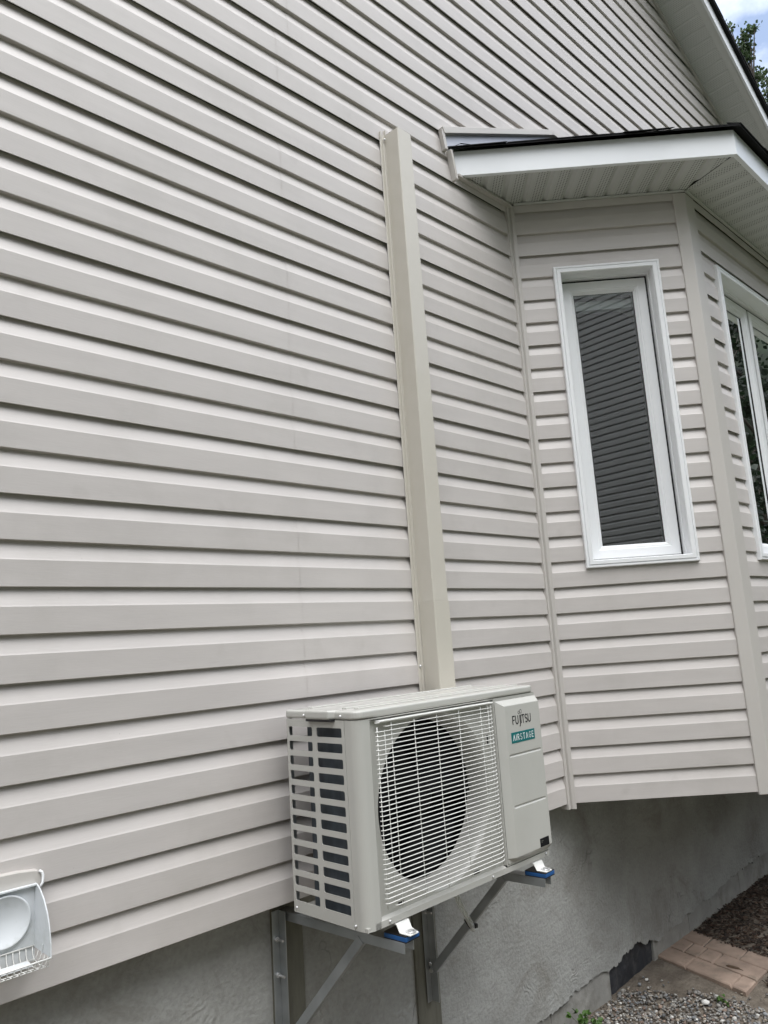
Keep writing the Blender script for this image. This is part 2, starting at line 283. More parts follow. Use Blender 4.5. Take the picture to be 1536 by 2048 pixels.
def ground_mat():
    m = mat('soil', (0.12, 0.10, 0.08), 0.95); nt = m.node_tree; N = nt.nodes; L = nt.links; b = N['Principled BSDF']; t = N.new('ShaderNodeTexCoord')
    n = N.new('ShaderNodeTexNoise'); n.inputs['Scale'].default_value = 9; n.inputs['Detail'].default_value = 9; n.inputs['Roughness'].default_value = 0.7; L.new(t.outputs['Object'], n.inputs['Vector'])
    r = N.new('ShaderNodeValToRGB'); r.color_ramp.elements[0].position = 0.3; r.color_ramp.elements[0].color = (0.075, 0.060, 0.046, 1); r.color_ramp.elements[1].position = 0.7; r.color_ramp.elements[1].color = (0.20, 0.17, 0.135, 1); L.new(n.outputs['Fac'], r.inputs['Fac'])
    # lawn away from the house
    s = N.new('ShaderNodeSeparateXYZ'); L.new(t.outputs['Object'], s.inputs[0])
    n2 = N.new('ShaderNodeTexNoise'); n2.inputs['Scale'].default_value = 2.0; n2.inputs['Detail'].default_value = 4; L.new(t.outputs['Object'], n2.inputs['Vector'])
    sb = N.new('ShaderNodeMath'); sb.operation = 'SUBTRACT'; L.new(n2.outputs['Fac'], sb.inputs[0]); L.new(s.outputs['Y'], sb.inputs[1])
    gr = N.new('ShaderNodeMapRange'); gr.inputs['From Min'].default_value = 2.6; gr.inputs['From Max'].default_value = 3.0; L.new(sb.outputs[0], gr.inputs['Value'])
    mu = N.new('ShaderNodeMixRGB'); L.new(gr.outputs[0], mu.inputs['Fac']); L.new(r.outputs[0], mu.inputs['Color1']); mu.inputs['Color2'].default_value = (0.05, 0.07, 0.03, 1)
    L.new(mu.outputs[0], b.inputs['Base Color'])
    n3 = N.new('ShaderNodeTexNoise'); n3.inputs['Scale'].default_value = 60; n3.inputs['Detail'].default_value = 6; L.new(t.outputs['Object'], n3.inputs['Vector'])
    bp = N.new('ShaderNodeBump'); bp.inputs['Strength'].default_value = 0.8; bp.inputs['Distance'].default_value = 0.012; L.new(n3.outputs['Fac'], bp.inputs['Height']); L.new(bp.outputs[0], b.inputs['Normal'])
    return m
M['soil'] = ground_mat()

def set_tint(o, cols):
    """one colour per face"""
    me = o.data; a = me.attributes.new('tint', 'FLOAT_COLOR', 'FACE'); flat = []
    for c in cols: flat += [c[0], c[1], c[2], 1.0]
    a.data.foreach_set('color', flat)

# ------------------------------------------------------------------ ground
def gz(x, y):
    """ground height: rises gently along the wall to the right"""
    t = max(0.0, min(1.0, (x - 2.75) / 0.55))
    return -0.905 + 0.035 * t + 0.018 * max(0, x - 3.3) * (1 if x < 6 else 0) + (0.0486 if x >= 6 else 0)
g = MB(); xs = [-300, -60, -15, -6] + [-3 + 0.25 * i for i in range(41)] + [9, 12, 20, 60, 300]; ys = [-300, -60, -15, -6, -4] + [-3 + 0.25 * i for i in range(15)] + [2, 6, 20, 60, 300]
vs = [(x, y, gz(x, y) + (0.012 * noise.noise((x * 2.3, y * 2.3, 0)) if abs(x) < 8 and abs(y) < 4 else 0)) for y in ys for x in xs]
nx = len(xs); g.add(vs, [(j*nx+i, j*nx+i+1, (j+1)*nx+i+1, (j+1)*nx+i) for j in range(len(ys)-1) for i in range(nx-1)])
tag(g.build('ground', M['soil'], smooth=True), kind='structure')

# ------------------------------------------------------------------ house
house = tag(empty('house', (2.4, 0, -0.9)), 'beige vinyl sided house with a roofed bay window and bare concrete foundation', 'house')
HO = Vector((2.4, 0, -0.9))
def hbuild(mb, name, m, parent=None, base=None, **k):
    """a part in world coordinates under the house (or under one of its parts)"""
    p = parent or house
    pw = Vector((0, 0, 0)); q = p
    off = HO if parent is None else Vector(parent['_o'])
    mb.v = [tuple(Vector(v) - off) for v in mb.v] if False else mb.v
    o = mb.build(name, m, p, **k)
    o.location = -HO if parent is None else (0, 0, 0)
    return o
D = 0.1143
NZ = 40
def panel(k):
    """(y, z) outline of one double dutch-lap panel, courses k and k+1 (y grows into the wall)"""
    z = k * D
    return [(0.0105, z + 0.009), (0.0028, z + 0.009), (0.0028, z + 0.0014), (0.0012, z), (0.0, z + 0.0014), (0.0, z + 0.0665), (0.0016, z + 0.0705), (0.0135, z + D - 0.0042),
            (0.0142, z + D - 0.0012), (0.0120, z + D + 0.0002), (0.0014, z + D), (0.0, z + D + 0.0016), (0.0, z + D + 0.0665), (0.0016, z + D + 0.0705), (0.0140, z + 2 * D - 0.0032), (0.0145, z + 2 * D + 0.0095)]
def clip(pl, z0, z1):
    out = []
    for i, (y, z) in enumerate(pl):
        if i:
            py, pz = pl[i-1]
            for zz in sorted((z0, z1), reverse=pz > z):
                if (pz - zz) * (z - zz) < 0:
                    t = (zz - pz) / (z - pz); out.append((py + t * (y - py), zz))
        if z0 <= z <= z1: out.append((y, z))
    return out
def wav(x, k, seed):
    return 0.0018 * noise.noise((x * 1.1 + seed, k * 3.7, 1.3)) + 0.0011 * noise.noise((x * 3.1, k * 5.1 + seed, 7.7))
def siding(mb, x0, x1, z0, z1, seed=0, xr=None, seams=None, dy=0, hole=None):
    for k in range(0, NZ * 2, 2):
        zb, zt = k * D, (k + 2) * D
        if zt <= z0 or zb >= z1: continue
        pl = clip(panel(k), z0, z1)
        if len(pl) < 2: continue
        a, b = x0, x1
        if xr: a, b = max(a, xr(zb)[0]), min(b, xr(zb)[1])
        if b <= a: continue
        segs = [(a, b, 0)]
        if hole and zt < hole[2]: segs = [(a, hole[0], 0), (hole[1], b, 0)]
        sx = seams(k) if seams else None
        if sx and a < sx < b: segs = [(a, sx + 0.03, 0), (sx, segs[0][1], -0.0010)] + segs[1:]
        for (sa, sb, off) in segs:
            n = max(1, int((sb - sa) / 0.2)); st = [sa + (sb - sa) * i / n for i in range(n + 1)]
            vs = [(x, y + off + dy + wav(x, k, seed), z) for x in st for y, z in pl]; m = len(pl)
            mb.add(vs, [(i*m+j, (i+1)*m+j, (i+1)*m+j+1, i*m+j+1) for i in range(n) for j in range(m-1)])
GX, GZ_, GS = 5.6704, 4.7784, 0.4985         # a point of the gable's rake line and its slope
PX = 1.2                                     # ridge
def rake_z(x): return GZ_ - GS * (x - GX) if x > PX else GZ_ - GS * (PX - GX) - GS * (PX - x)
def gable_x(z):
    h = GZ_ - GS * (PX - GX)
    half = max(0.0, (h - z) / GS); return (PX - half, PX + half)
HL, HR = -5.8, 8.2
wall = MB(); siding(wall, HL, HR, 0, 7.3, 0, gable_x, lambda k: (1.045 + 0.004 * math.sin(k * 2.1)) if (k // 2) % 2 == 0 or k in (6, 14) else (1.105 if k in (20, 26) else None), 0, (2.425, 5.85, 2.72))
wall_o = wall.build('siding_wall', M['siding'], house, loc=-HO, recalc=False)
def flip(o):
    o.data.flip_normals()
for o in (wall_o,): pass
# body behind the siding
b = MB(); b.prism([(HL, 0.03, 0.012), (2.50, 0.03, 0.012), (2.50, 0.03, 2.70), (5.75, 0.03, 2.70), (5.75, 0.03, 0.012), (HR, 0.03, 0.012), (HR, 0.03, rake_z(HR)), (PX, 0.03, rake_z(PX)), (HL, 0.03, rake_z(HL))], (0, 0.1, 0))
b.build('wall_sheathing', M['dark'], house, loc=-HO)
b = MB(); b.box(HL, HR, 2.75, 8.0, -0.02, 2.7); b.build('house_core', M['siding'], house, loc=-HO)
# bottom edge closure of the siding (starter strip)
b = MB(); b.box(HL, 2.40, 0.004, 0.12, 0.002, 0.006); b.build('starter_strip', M['trim'], house, loc=-HO)

# --- bay
BP = Vector((2.4411, -0.0208, 0)); BD = Vector((0.6958, -0.7182, 0)); BN = Vector((-0.7182, -0.6958, 0)); BA = math.atan2(BD.y, BD.x)
SOF = 2.782; BY = -0.614; CX = 3.016; BX1 = 5.30; SC_ = 0.826
WS0, WS1, WZ0, WZ1 = 0.155, 0.658, 0.991, 2.440
bay = MB()
siding(bay, -0.02, WS0 + 0.02, 0, SOF, 3); siding(bay, WS1 - 0.02, 0.80, 0, SOF, 3); siding(bay, WS0 + 0.02, WS1 - 0.02, 0, WZ0 + 0.02, 3); siding(bay, WS0 + 0.02, WS1 - 0.02, WZ1 - 0.02, SOF, 3)
bay.build('bay_side_wall', M['siding'], house, loc=BP - HO, rotz=BA, recalc=False)
FX0, FX1, FZ0, FZ1 = 3.265, 5.05, 0.991, 2.478
fb = MB()
siding(fb, CX + 0.05, FX0 + 0.02, 0, SOF, 5); siding(fb, FX1 - 0.02, BX1 - 0.05, 0, SOF, 5); siding(fb, FX0 + 0.02, FX1 - 0.02, 0, FZ0 + 0.02, 5); siding(fb, FX0 + 0.02, FX1 - 0.02, FZ1 - 0.02, SOF, 5)
fb.build('bay_front_wall', M['siding'], house, loc=Vector((0, BY, 0)) - HO, recalc=False)
# far side wall of the bay (faces away)
RW = Vector((BX1, BY, 0)); rw = MB(); siding(rw, 0.0, 0.84, 0, SOF, 9); rw.build('bay_far_wall', M['siding'], house, loc=RW - HO, rotz=R(45.9), recalc=False)
# inside corner post, two ribs with a groove
def vpost(pts, z0, z1, name, m, bev=0.0015):
    b = MB(); b.prism([(x, y, z0) for x, y in pts], (0, 0, z1 - z0)); return b.build(name, m, house, bevel=bev, loc=-HO)
pA = Vector((2.4052, -0.004)); bn = Vector((BN.x, BN.y)); bd = Vector((BD.x, BD.y)); p0 = Vector((2.4411, -0.0208))
pts = [pA, pA + Vector((0, -0.004)), Vector((2.4195, -0.0085)), Vector((2.4215, -0.004)), Vector((2.4245, -0.0045)), Vector((2.4262, -0.0150)), p0 + bd * 0.001 + bn * 0.0075, p0 + bd * 0.0015 + bn * 0.002, p0 + bd * 0.0 - bn * 0.03, Vector((2.4052, 0.03))]
vpost([tuple(p) for p in pts], -0.022, SOF - 0.004, 'inside_corner_post', M['trim'], 0.001)
# outside corner board
c2 = Vector((CX, BY)); e = 0.007
q0 = p0 + bd * 0.7695; o2 = bn * e
cA = q0 + o2; cA0 = q0 - bn * 0.012
# outer vertex of the two offset faces
t = (BY - e - cA.y) / bd.y; cV = cA + bd * t
vpost([tuple(cA0), tuple(cA), tuple(cV), (3.112, BY - e), (3.112, BY + 0.012), (CX + 0.02, BY + 0.014)], -0.012, SOF - 0.004, 'outside_corner_post', M['trim'], 0.004)
vpost([(BX1 + 0.004, BY - e), (BX1 - 0.09, BY - e), (BX1 - 0.09, BY + 0.012), (BX1, BY + 0.02), (BX1 + 0.07, BY + 0.075), (BX1 + 0.075, BY + 0.065)], -0.012, SOF - 0.004, 'outside_corner_post', M['trim'], 0.003)
# underside of the bay
b = MB(); b.prism([(2.40, 0.10, 0.004), (2.4411, -0.012, 0.004), (CX, BY + 0.012, 0.004), (BX1, BY + 0.012, 0.004), (BX1 + 0.57, -0.012, 0.004), (BX1 + 0.6, 0.10, 0.004)], (0, 0, 0.02)); b.build('bay_underside', M['board'], house, loc=-HO)
# room seen through the panes
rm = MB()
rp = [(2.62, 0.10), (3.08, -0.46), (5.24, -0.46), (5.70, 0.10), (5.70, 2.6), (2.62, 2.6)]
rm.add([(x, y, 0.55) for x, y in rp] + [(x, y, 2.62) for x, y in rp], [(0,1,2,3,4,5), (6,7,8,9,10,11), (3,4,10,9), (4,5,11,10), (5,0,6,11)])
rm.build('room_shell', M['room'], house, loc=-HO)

def window(name, loc, rz, s0, s1, z0, z1, lites, curtain=None):
    """local x along the wall, y into the wall, z up; casing proud, sash set 75 mm back"""
    root = MB(); cw, pr = 0.036, 0.016
    def ring(mb, a0, a1, c0, c1, wd, y0, y1):
        mb.box(a0, a1, y0, y1, c1 - wd, c1); mb.box(a0, a1, y0, y1, c0, c0 + wd); mb.box(a0, a0 + wd, y0, y1, c0 + wd, c1 - wd); mb.box(a1 - wd, a1, y0, y1, c0 + wd, c1 - wd)
    def mitre(mb, a0, a1, c0, c1, prof):
        """frame swept round a rectangle; prof = (inset, y) outline"""
        n = len(prof); cs = [(a0, c0, 1, 1), (a1, c0, -1, 1), (a1, c1, -1, -1), (a0, c1, 1, -1)]
        vs = [(x + sx * i, y, z + sz * i) for x, z, sx, sz in cs for i, y in prof]
        mb.add(vs, [(c*n+j, c*n+(j+1) % n, ((c+1)%4)*n+(j+1) % n, ((c+1)%4)*n+j) for c in range(4) for j in range(n)])
    mitre(root, s0, s1, z0, z1, [(0, 0.02), (0, -pr + 0.004), (0.003, -pr), (0.010, -pr), (0.0115, -pr + 0.004), (0.0145, -pr + 0.004), (0.016, -pr - 0.001), (0.031, -pr - 0.001), (0.034, -pr + 0.003), (0.034, 0.02)])
    fr = root.build(name, M['white'], house, loc=Vector(loc) - HO, rotz=rz)
    i0, i1, k0, k1 = s0 + 0.034, s1 - 0.034, z0 + 0.034, z1 - 0.034
    j = MB(); mitre(j, i0 - 0.001, i1 + 0.001, k0 - 0.001, k1 + 0.001, [(0, 0.0), (0.0022, 0.0), (0.0022, 0.05), (0.005, 0.052), (0.005, 0.14), (0, 0.14)]); j.build('jamb', M['white'], fr)
    wv = (i1 - i0) / lites
    for n_ in range(lites):
        a0, a1 = i0 + n_ * wv + 0.0125, i0 + (n_ + 1) * wv - 0.0125
        s = MB(); mitre(s, a0, a1, k0 + 0.010, k1 - 0.013, [(0, 0.12), (0, 0.076), (0.003, 0.072), (0.040, 0.073), (0.044, 0.077), (0.048, 0.077), (0.052, 0.081), (0.062, 0.090), (0.062, 0.12)])
        s.build('sash', M['white'], fr)
        gk = MB(); mitre(gk, a0 + 0.060, a1 - 0.060, k0 + 0.071, k1 - 0.071, [(0, 0.089), (0.004, 0.090), (0.004, 0.095), (0, 0.095)]); gk.build('glazing_gasket', M['black'], fr)
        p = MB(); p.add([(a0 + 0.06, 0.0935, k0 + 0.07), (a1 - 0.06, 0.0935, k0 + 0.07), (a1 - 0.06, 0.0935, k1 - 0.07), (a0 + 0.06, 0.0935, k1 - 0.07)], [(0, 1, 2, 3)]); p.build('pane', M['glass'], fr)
        # black fill paints in the shade of the gap between sash and frame
    gp = MB(); mitre(gp, i0 + 0.001, i1 - 0.001, k0 + 0.001, k1 - 0.001, [(0.004, 0.078), (0.03, 0.092), (0.03, 0.118), (0.004, 0.118)]); gp.build('frame_gap_shade', M['black'], fr)
    for n_ in range(1, lites):
        gm = MB(); gm.box(i0 + n_ * wv - 0.02, i0 + n_ * wv + 0.02, 0.084, 0.118, k0 + 0.03, k1 - 0.03); gm.build('mullion_gap', M['black'], fr)
    return fr
w1 = window('window', BP, BA, WS0, WS1, WZ0, WZ1, 1)
tag(w1, 'narrow casement window in the angled side of the bay')
w2 = window('window', (0, BY, 0), 0, FX0, FX1, FZ0, FZ1, 3)
tag(w2, 'wide window in the front of the bay, cut by the photo edge')
# blind headrail inside the narrow window; curtain inside the wide one
b = MB(); b.box(0.20, 0.61, 0.135, 0.175, 2.27, 2.318); b.box(0.395, 0.42, 0.131, 0.135, 2.29, 2.30); b.build('blind_headrail', M['white'], w1, bevel=0.003)
b = MB(); n = 46
vs = [(3.58 + 0.26 * i / n, 0.17 + 0.022 * math.sin(i * 1.1) + 0.01 * math.sin(i * 0.37), z) for z in (0.9, 2.45) for i in range(n + 1)]
b.add(vs, [(i, i + 1, n + 2 + i, n + 1 + i) for i in range(n)]); b.build('curtain', M['curtain'], w2, smooth=True)

# --- bay roof: fascia, soffit, shingles
F0, F1, F2, F3 = Vector((2.030, -0.004)), Vector((2.917, -0.908)), Vector((5.42, -0.908)), Vector((6.307, -0.004))
FZB, FZT = SOF - 0.002, 2.902
RZ = 3.372; RA, RB = 2.95, 5.387
def uvpoly(name, verts, udir, vdir, m, parent=None, loc=None):
    """one polygon with metric uv; u runs across the panels"""
    me = bpy.data.meshes.new(name); me.from_pydata([tuple(v) for v in verts], [], [tuple(range(len(verts)))]); uv = me.uv_layers.new(name='uv')
    for l in me.loops:
        v = Vector(verts[l.vertex_index]); uv.data[l.index].uv = (v.dot(udir), v.dot(vdir))
    me.materials.append(m); o = bpy.data.objects.new(name, me); COL.objects.link(o); o.parent = parent; o.location = loc if loc is not None else (0, 0, 0); return o
def ribbed(name, poly, u, v, z_of, m, parent, loc, pitch=0.1016, groove=0.006, gw=0.008, skip=None, uoff=0.0):
    """soffit polygon (2D list in u,v metres) cut into panels with V grooves between them"""
    bm = bmesh.new(); vs = [bm.verts.new((a, b_, 0)) for a, b_ in poly]; bm.faces.new(vs)
    us = [p[0] for p in poly]; k0 = math.floor((min(us) - uoff) / pitch); k1 = math.ceil((max(us) - uoff) / pitch)
    for k in range(k0, k1 + 1):
        for d_ in (-gw, 0, gw):
            bmesh.ops.bisect_plane(bm, geom=bm.verts[:] + bm.edges[:] + bm.faces[:], plane_co=(uoff + k * pitch + d_, 0, 0), plane_no=(1, 0, 0))
    for vv in bm.verts:
        r = (vv.co.x - uoff) / pitch; fr_ = abs(r - round(r)) * pitch
        if fr_ < 1e-4: vv.co.z = 1.0
    me = bpy.data.meshes.new(name); bm.to_mesh(me); bm.free(); uv = me.uv_layers.new(name='uv')
    co = [x.co.copy() for x in me.vertices]
    for l in me.loops: c = co[l.vertex_index]; uv.data[l.index].uv = (c.x - uoff, c.y)
    for i, vv in enumerate(me.vertices): vv.co = z_of(co[i].x, co[i].y, groove if co[i].z > 0.5 else 0.0)
    me.materials.append(m); o = bpy.data.objects.new(name, me); COL.objects.link(o); o.parent = parent; o.location = loc; return o
b = MB(); bz = 0.018
def fasc(mb, a, c, inn):
    a3, c3 = Vector((a.x, a.y, 0)), Vector((c.x, c.y, 0)); i3 = Vector((inn[0], inn[1], 0))
    mb.prism([a3 + Vector((0,0,FZB)), a3 + i3 + Vector((0,0,FZB)), a3 + i3 + Vector((0,0,FZT)), a3 + Vector((0,0,FZT))], c3 - a3)
hm = MB()
# mitred ring of three fascia boards
ins = 0.020
fi = [F0 + Vector((0.0283, 0)), F1 + Vector((0.0082, 0.02)), F2 + Vector((-0.0082, 0.02)), F3 + Vector((-0.0283, 0))]
fo = [F0, F1, F2, F3]
for i in range(3):
    a, c, ai, ci = fo[i], fo[i+1], fi[i], fi[i+1]
    hm.add([(a.x,a.y,FZB),(c.x,c.y,FZB),(ci.x,ci.y,FZB),(ai.x,ai.y,FZB),(a.x,a.y,FZT),(c.x,c.y,FZT),(ci.x,ci.y,FZT),(ai.x,ai.y,FZT)], [(0,1,2,3),(4,5,6,7),(0,1,5,4),(2,3,7,6)] + ([(0,3,7,4)] if i == 0 else []) + ([(1,2,6,5)] if i == 2 else []))
bayroof = MB()
# shingle slab over the three faces (top and bottom skins)
ov = 0.036
def outw(i):
    return [Vector((-0.714, -0.700)), Vector((-0.2958, -0.7)).normalized() * 1.05, Vector((0.2958, -0.7)).normalized() * 1.05, Vector((0.714, -0.700))][i]
eo = [F0 + Vector((-0.040, 0)), F1 + Vector((-0.0123, -ov)), F2 + Vector((0.0123, -ov)), F3 + Vector((0.040, 0))]
zl = FZT - 0.009
low = [(p.x, p.y, zl + 0.004) for p in eo]; hip = [(RA, -0.002, RZ), (RB, -0.002, RZ)]
th = 0.007
V = low + hip + [(x, y, z + th) for x, y, z in low + hip]
bayroof.add(V, [(0,1,4),(1,2,5,4),(2,3,5),(6,10,7),(7,10,11,8),(8,11,9),(0,6,7,1),(1,7,8,2),(2,8,9,3)])
br = bayroof.build('bay_roof', M['shingle'], house, loc=-HO)
tag(br, 'low hipped roof over the bay with black shingle edge')
hm.build('fascia', M['fascia'], br, bevel=0.0012)
# a loose shingle corner lifting at the eave end, ragged shingle ends along the eave
rg = MB(); random.seed(11)
for (a, c) in ((eo[0], eo[1]), (eo[1], eo[2])):
    ln = (c - a).length; d = (c - a) / ln; nrm = Vector((d.y, -d.x)); s = 0.0
    while s < ln - 0.02:
        l = min(random.uniform(0.22, 0.34), ln - s); o_ = random.uniform(0.001, 0.008); p, q = a + d * s + nrm * o_, a + d * (s + l - 0.004) + nrm * (o_ + random.uniform(-.003, .003))
        i1_, i2_ = p - nrm * 0.06, q - nrm * 0.06; h0 = zl + 0.010 + random.uniform(0, .003); 
        rg.add([(p.x,p.y,h0),(q.x,q.y,h0 + random.uniform(-.001,.002)),(i2_.x,i2_.y,h0+.035),(i1_.x,i1_.y,h0+.035),(p.x,p.y,h0+.004),(q.x,q.y,h0+.004),(i2_.x,i2_.y,h0+.039),(i1_.x,i1_.y,h0+.039)], [(0,3,2,1),(4,5,6,7),(0,1,5,4),(1,2,6,5),(2,3,7,6),(3,0,4,7)]); s += l
p = eo[0]; d = (eo[1] - eo[0]).normalized()
rg.add([(p.x + .01, p.y - .005, zl + .012), (p.x + .02 + d.x*.05, p.y + d.y*.05, zl + .040), (p.x + d.x*.13, p.y + d.y*.13, zl + .014), (p.x + .08, p.y - .01, zl + .06)], [(0,1,3),(1,2,3)])
rg.build('eave_shingles', M['shingle'], br)
# soffit, three ribbed pieces meeting on mitre lines
ZS = SOF + 0.006
def pl2(poly3, u, v): return [(Vector((x, y)).dot(u), Vector((x, y)).dot(v)) for x, y in poly3]
cor = Vector((CX, BY))
u1, v1 = Vector((BD.x, BD.y)), Vector((BN.x, BN.y))
hipd = (F1 - cor).normalized()
def z1(a, b_, g_): p = u1 * a + v1 * b_; return (p.x, p.y, ZS + g_)
P1 = [tuple(F0 + Vector((0.02, 0))), (2.4411, -0.0208), tuple(cor), tuple(F1 + Vector((0.004, 0.012)))]
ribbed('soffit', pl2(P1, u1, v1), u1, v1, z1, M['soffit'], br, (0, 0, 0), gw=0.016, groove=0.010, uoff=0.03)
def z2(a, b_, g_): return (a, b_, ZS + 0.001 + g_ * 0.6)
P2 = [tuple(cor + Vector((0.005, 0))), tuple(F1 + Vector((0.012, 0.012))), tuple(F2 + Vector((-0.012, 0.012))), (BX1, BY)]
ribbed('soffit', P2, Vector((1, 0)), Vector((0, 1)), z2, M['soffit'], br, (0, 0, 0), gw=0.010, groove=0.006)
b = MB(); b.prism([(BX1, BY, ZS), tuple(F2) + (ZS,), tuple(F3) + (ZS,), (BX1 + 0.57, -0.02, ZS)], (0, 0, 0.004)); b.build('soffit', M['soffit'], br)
# mitre strip and receiving channel
b = MB(); a3 = Vector((cor.x, cor.y, ZS + 0.012)); c3 = Vector((F1.x, F1.y, ZS + 0.012)) ; b.bar(a3, a3 + (c3 - a3) * 0.8, (0.018, 0.006, 0), (0, 0, 0.003)); b.build('mitre_gap', M['black'], br)
b = MB()
b.bar((2.03, -0.012, SOF - 0.004), (2.425, -0.012, SOF - 0.004), (0, 0.024, 0), (0, 0, 0.012)); b.build('soffit_channel', M['trim'], br, bevel=0.001)
b = MB(); o3 = Vector((BN.x, BN.y, 0)) * 0.010
b.bar(Vector((2.4411, -0.0208, SOF + 0.001)) + o3, Vector((CX, BY, SOF + 0.001)) + o3, Vector((BN.x, BN.y, 0)) * 0.014, (0, 0, 0.006))
b.build('soffit_channel', M['soffit'], br, bevel=0.001); b = MB(); b.bar((CX, BY - 0.012, SOF + 0.001), (BX1, BY - 0.012, SOF + 0.001), (0, 0.014, 0), (0, 0, 0.006)); b.build('soffit_channel', M['soffit'], br, bevel=0.001)
# step flashing and beige channel on the wall above the bay roof
b = MB(); b.prism([(1.962, -0.003, 2.885), (2.02, -0.003, 2.90), (2.95, -0.003, 3.36), (2.90, -0.003, 3.392), (1.955, -0.003, 2.955)], (0, 0.002, 0)); b.build('step_flashing', M['flash'], br)
b = MB(); b.bar((1.945, -0.014, 2.962), (2.890, -0.014, 3.392), (0, 0.026, 0), (-0.012, 0, 0.027)); b.bar((2.885, -0.014, 3.393), (5.45, -0.014, 3.393), (0, 0.026, 0), (0, 0, 0.026)); b.build('wall_channel', M['trim'], br, bevel=0.0015)
b = MB(); b.bar((1.945, -0.012, 2.966), (1.962, -0.012, 2.874), (0.006, 0.024, 0), (0.02, 0, 0.004)); b.build('end_channel', M['trim'], br, bevel=0.0015); b = MB(); b.bar((2.012, -0.014, 2.745), (1.988, -0.014, 2.882), (0.014, 0, 0), (0, 0.028, 0)); b.build('end_channel', M['trim'], br, bevel=0.0015)

# --- main roof: rake soffit, fascia, shingles
OV = 0.29
def rz(x, h=0.0): return rake_z(x) + h
mr_ = MB()
xe = HR + 0.45; xl = HL - 0.45
T0, T1 = 0.105, 0.128
sl = [(xl, rz(xl)), (PX, rz(PX)), (xe, rz(xe))]
for (xa, za), (xb, zb) in zip(sl[:-1], sl[1:]):
    y0, y1 = -OV - 0.028, 8.3
    mr_.add([(xa,y0,za+T0),(xb,y0,zb+T0),(xb,y1,zb+T0),(xa,y1,za+T0),(xa,y0,za+T1),(xb,y0,zb+T1),(xb,y1,zb+T1),(xa,y1,za+T1)], [(0,3,2,1),(4,5,6,7),(0,1,5,4),(1,2,6,5),(2,3,7,6),(3,0,4,7)])
mroof = mr_.build('main_roof', M['shingle'], house, loc=-HO)
tag(mroof, 'gable roof slope with dark shingle edge and vented rake soffit')
rg = MB(); random.seed(5); x = 2.0
while x < xe - 0.2:
    l = random.uniform(0.13, 0.16); o_ = random.uniform(0.0, 0.007); z_ = rz(x, T1 - 0.004)
    rg.add([(x, -OV - 0.03 - o_, z_ ), (x + l, -OV - 0.03 - o_, z_ - GS * l), (x + l, -OV + 0.1, z_ - GS * l), (x, -OV + 0.1, z_), (x, -OV - 0.03 - o_, z_ + 0.008), (x + l, -OV - 0.03 - o_, z_ - GS * l + 0.014), (x + l, -OV + 0.1, z_ - GS * l + 0.014), (x, -OV + 0.1, z_ + 0.008)], [(0,3,2,1),(4,5,6,7),(0,1,5,4),(1,2,6,5),(2,3,7,6),(3,0,4,7)]); x += l
rg.build('rake_shingles', M['shingle'], mroof)
fz = MB()
for (xa, za), (xb, zb) in zip(sl[:-1], sl[1:]):
    fz.add([(xa,-OV,za-.006),(xb,-OV,zb-.006),(xb,-OV+.02,zb-.006),(xa,-OV+.02,za-.006),(xa,-OV,za+T0),(xb,-OV,zb+T0),(xb,-OV+.02,zb+T0),(xa,-OV+.02,za+T0)], [(0,3,2,1),(4,5,6,7),(0,1,5,4),(1,2,6,5),(2,3,7,6),(3,0,4,7)])
fz.build('rake_fascia', M['fascia'], mroof, bevel=0.001)
tdir = Vector((1, 0, -GS)).normalized(); Lr = (xe - PX) / tdir.x
def zr(a, b_, g_): return (PX + tdir.x * a, b_, rz(PX) + tdir.z * a + g_)
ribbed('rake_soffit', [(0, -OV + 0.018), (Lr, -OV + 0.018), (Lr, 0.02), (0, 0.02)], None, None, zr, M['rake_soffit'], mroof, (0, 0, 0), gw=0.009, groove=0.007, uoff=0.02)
b = MB(); b.bar((PX, -0.010, rz(PX) - 0.008), (xe, -0.010, rz(xe) - 0.008), (0, 0.016, 0), (0, 0, 0.018)); b.build('rake_channel', M['trim'], mroof)
b = MB(); b.bar((PX, -OV + 0.04, rz(PX) - 0.003), (xe, -OV + 0.04, rz(xe) - 0.003), (0, 0.05, 0), (0, 0, 0.006)); b.build('rake_soffit_edge', M['soffit'], mroof)

# --- foundation: parging coat with a ragged lower edge over bare concrete
FY = 0.100
fnd = MB()
for xa, xb in ((-6, 2.296), (2.299, 2.762), (3.176, 3.566), (3.569, 4.241), (4.244, 8.2)): fnd.box(xa, xb, FY + 0.008, 0.40, -1.5, -0.02)
fo_ = fnd.build('foundation_wall', M['conc'], house, loc=-HO, bevel=0.0015, seg=1)
tr_ = MB(); n = 34; random.seed(3)
vs = []
for j in range(15):
    for i in range(n + 1):
        x = 2.758 + 0.424 * i / n; z = -1.0 + 0.30 * j / 14; vs.append((x, FY + 0.022 - 0.014 * abs(noise.noise((x * 9, z * 9, 2))) - 0.006 * noise.noise((x * 30, z * 30, 5)), z))
tr_.add(vs, [(j*(n+1)+i, j*(n+1)+i+1, (j+1)*(n+1)+i+1, (j+1)*(n+1)+i) for j in range(14) for i in range(n)]); tr_.build('tar_patch', M['tar'], fo_, smooth=True)
edge = [(-6, -0.80), (2.0, -0.80), (2.298, -0.795), (2.41, -0.79), (2.60, -0.768), (2.70, -0.772), (2.78, -0.782), (2.84, -0.775), (2.915, -0.758), (2.97, -0.752), (3.02, -0.742), (3.05, -0.752), (3.08, -0.775), (3.13, -0.765), (3.17, -0.79), (3.21, -0.800), (3.26, -0.786), (3.42, -0.783), (3.60, -0.765), (3.85, -0.762), (4.05, -0.735), (4.25, -0.722), (4.74, -0.718), (8.2, -0.70)]
def ez(x):
    for (xa, za), (xb, zb) in zip(edge[:-1], edge[1:]):
        if xa <= x <= xb: return za + (zb - za) * (x - xa) / (xb - xa)
    return -0.72
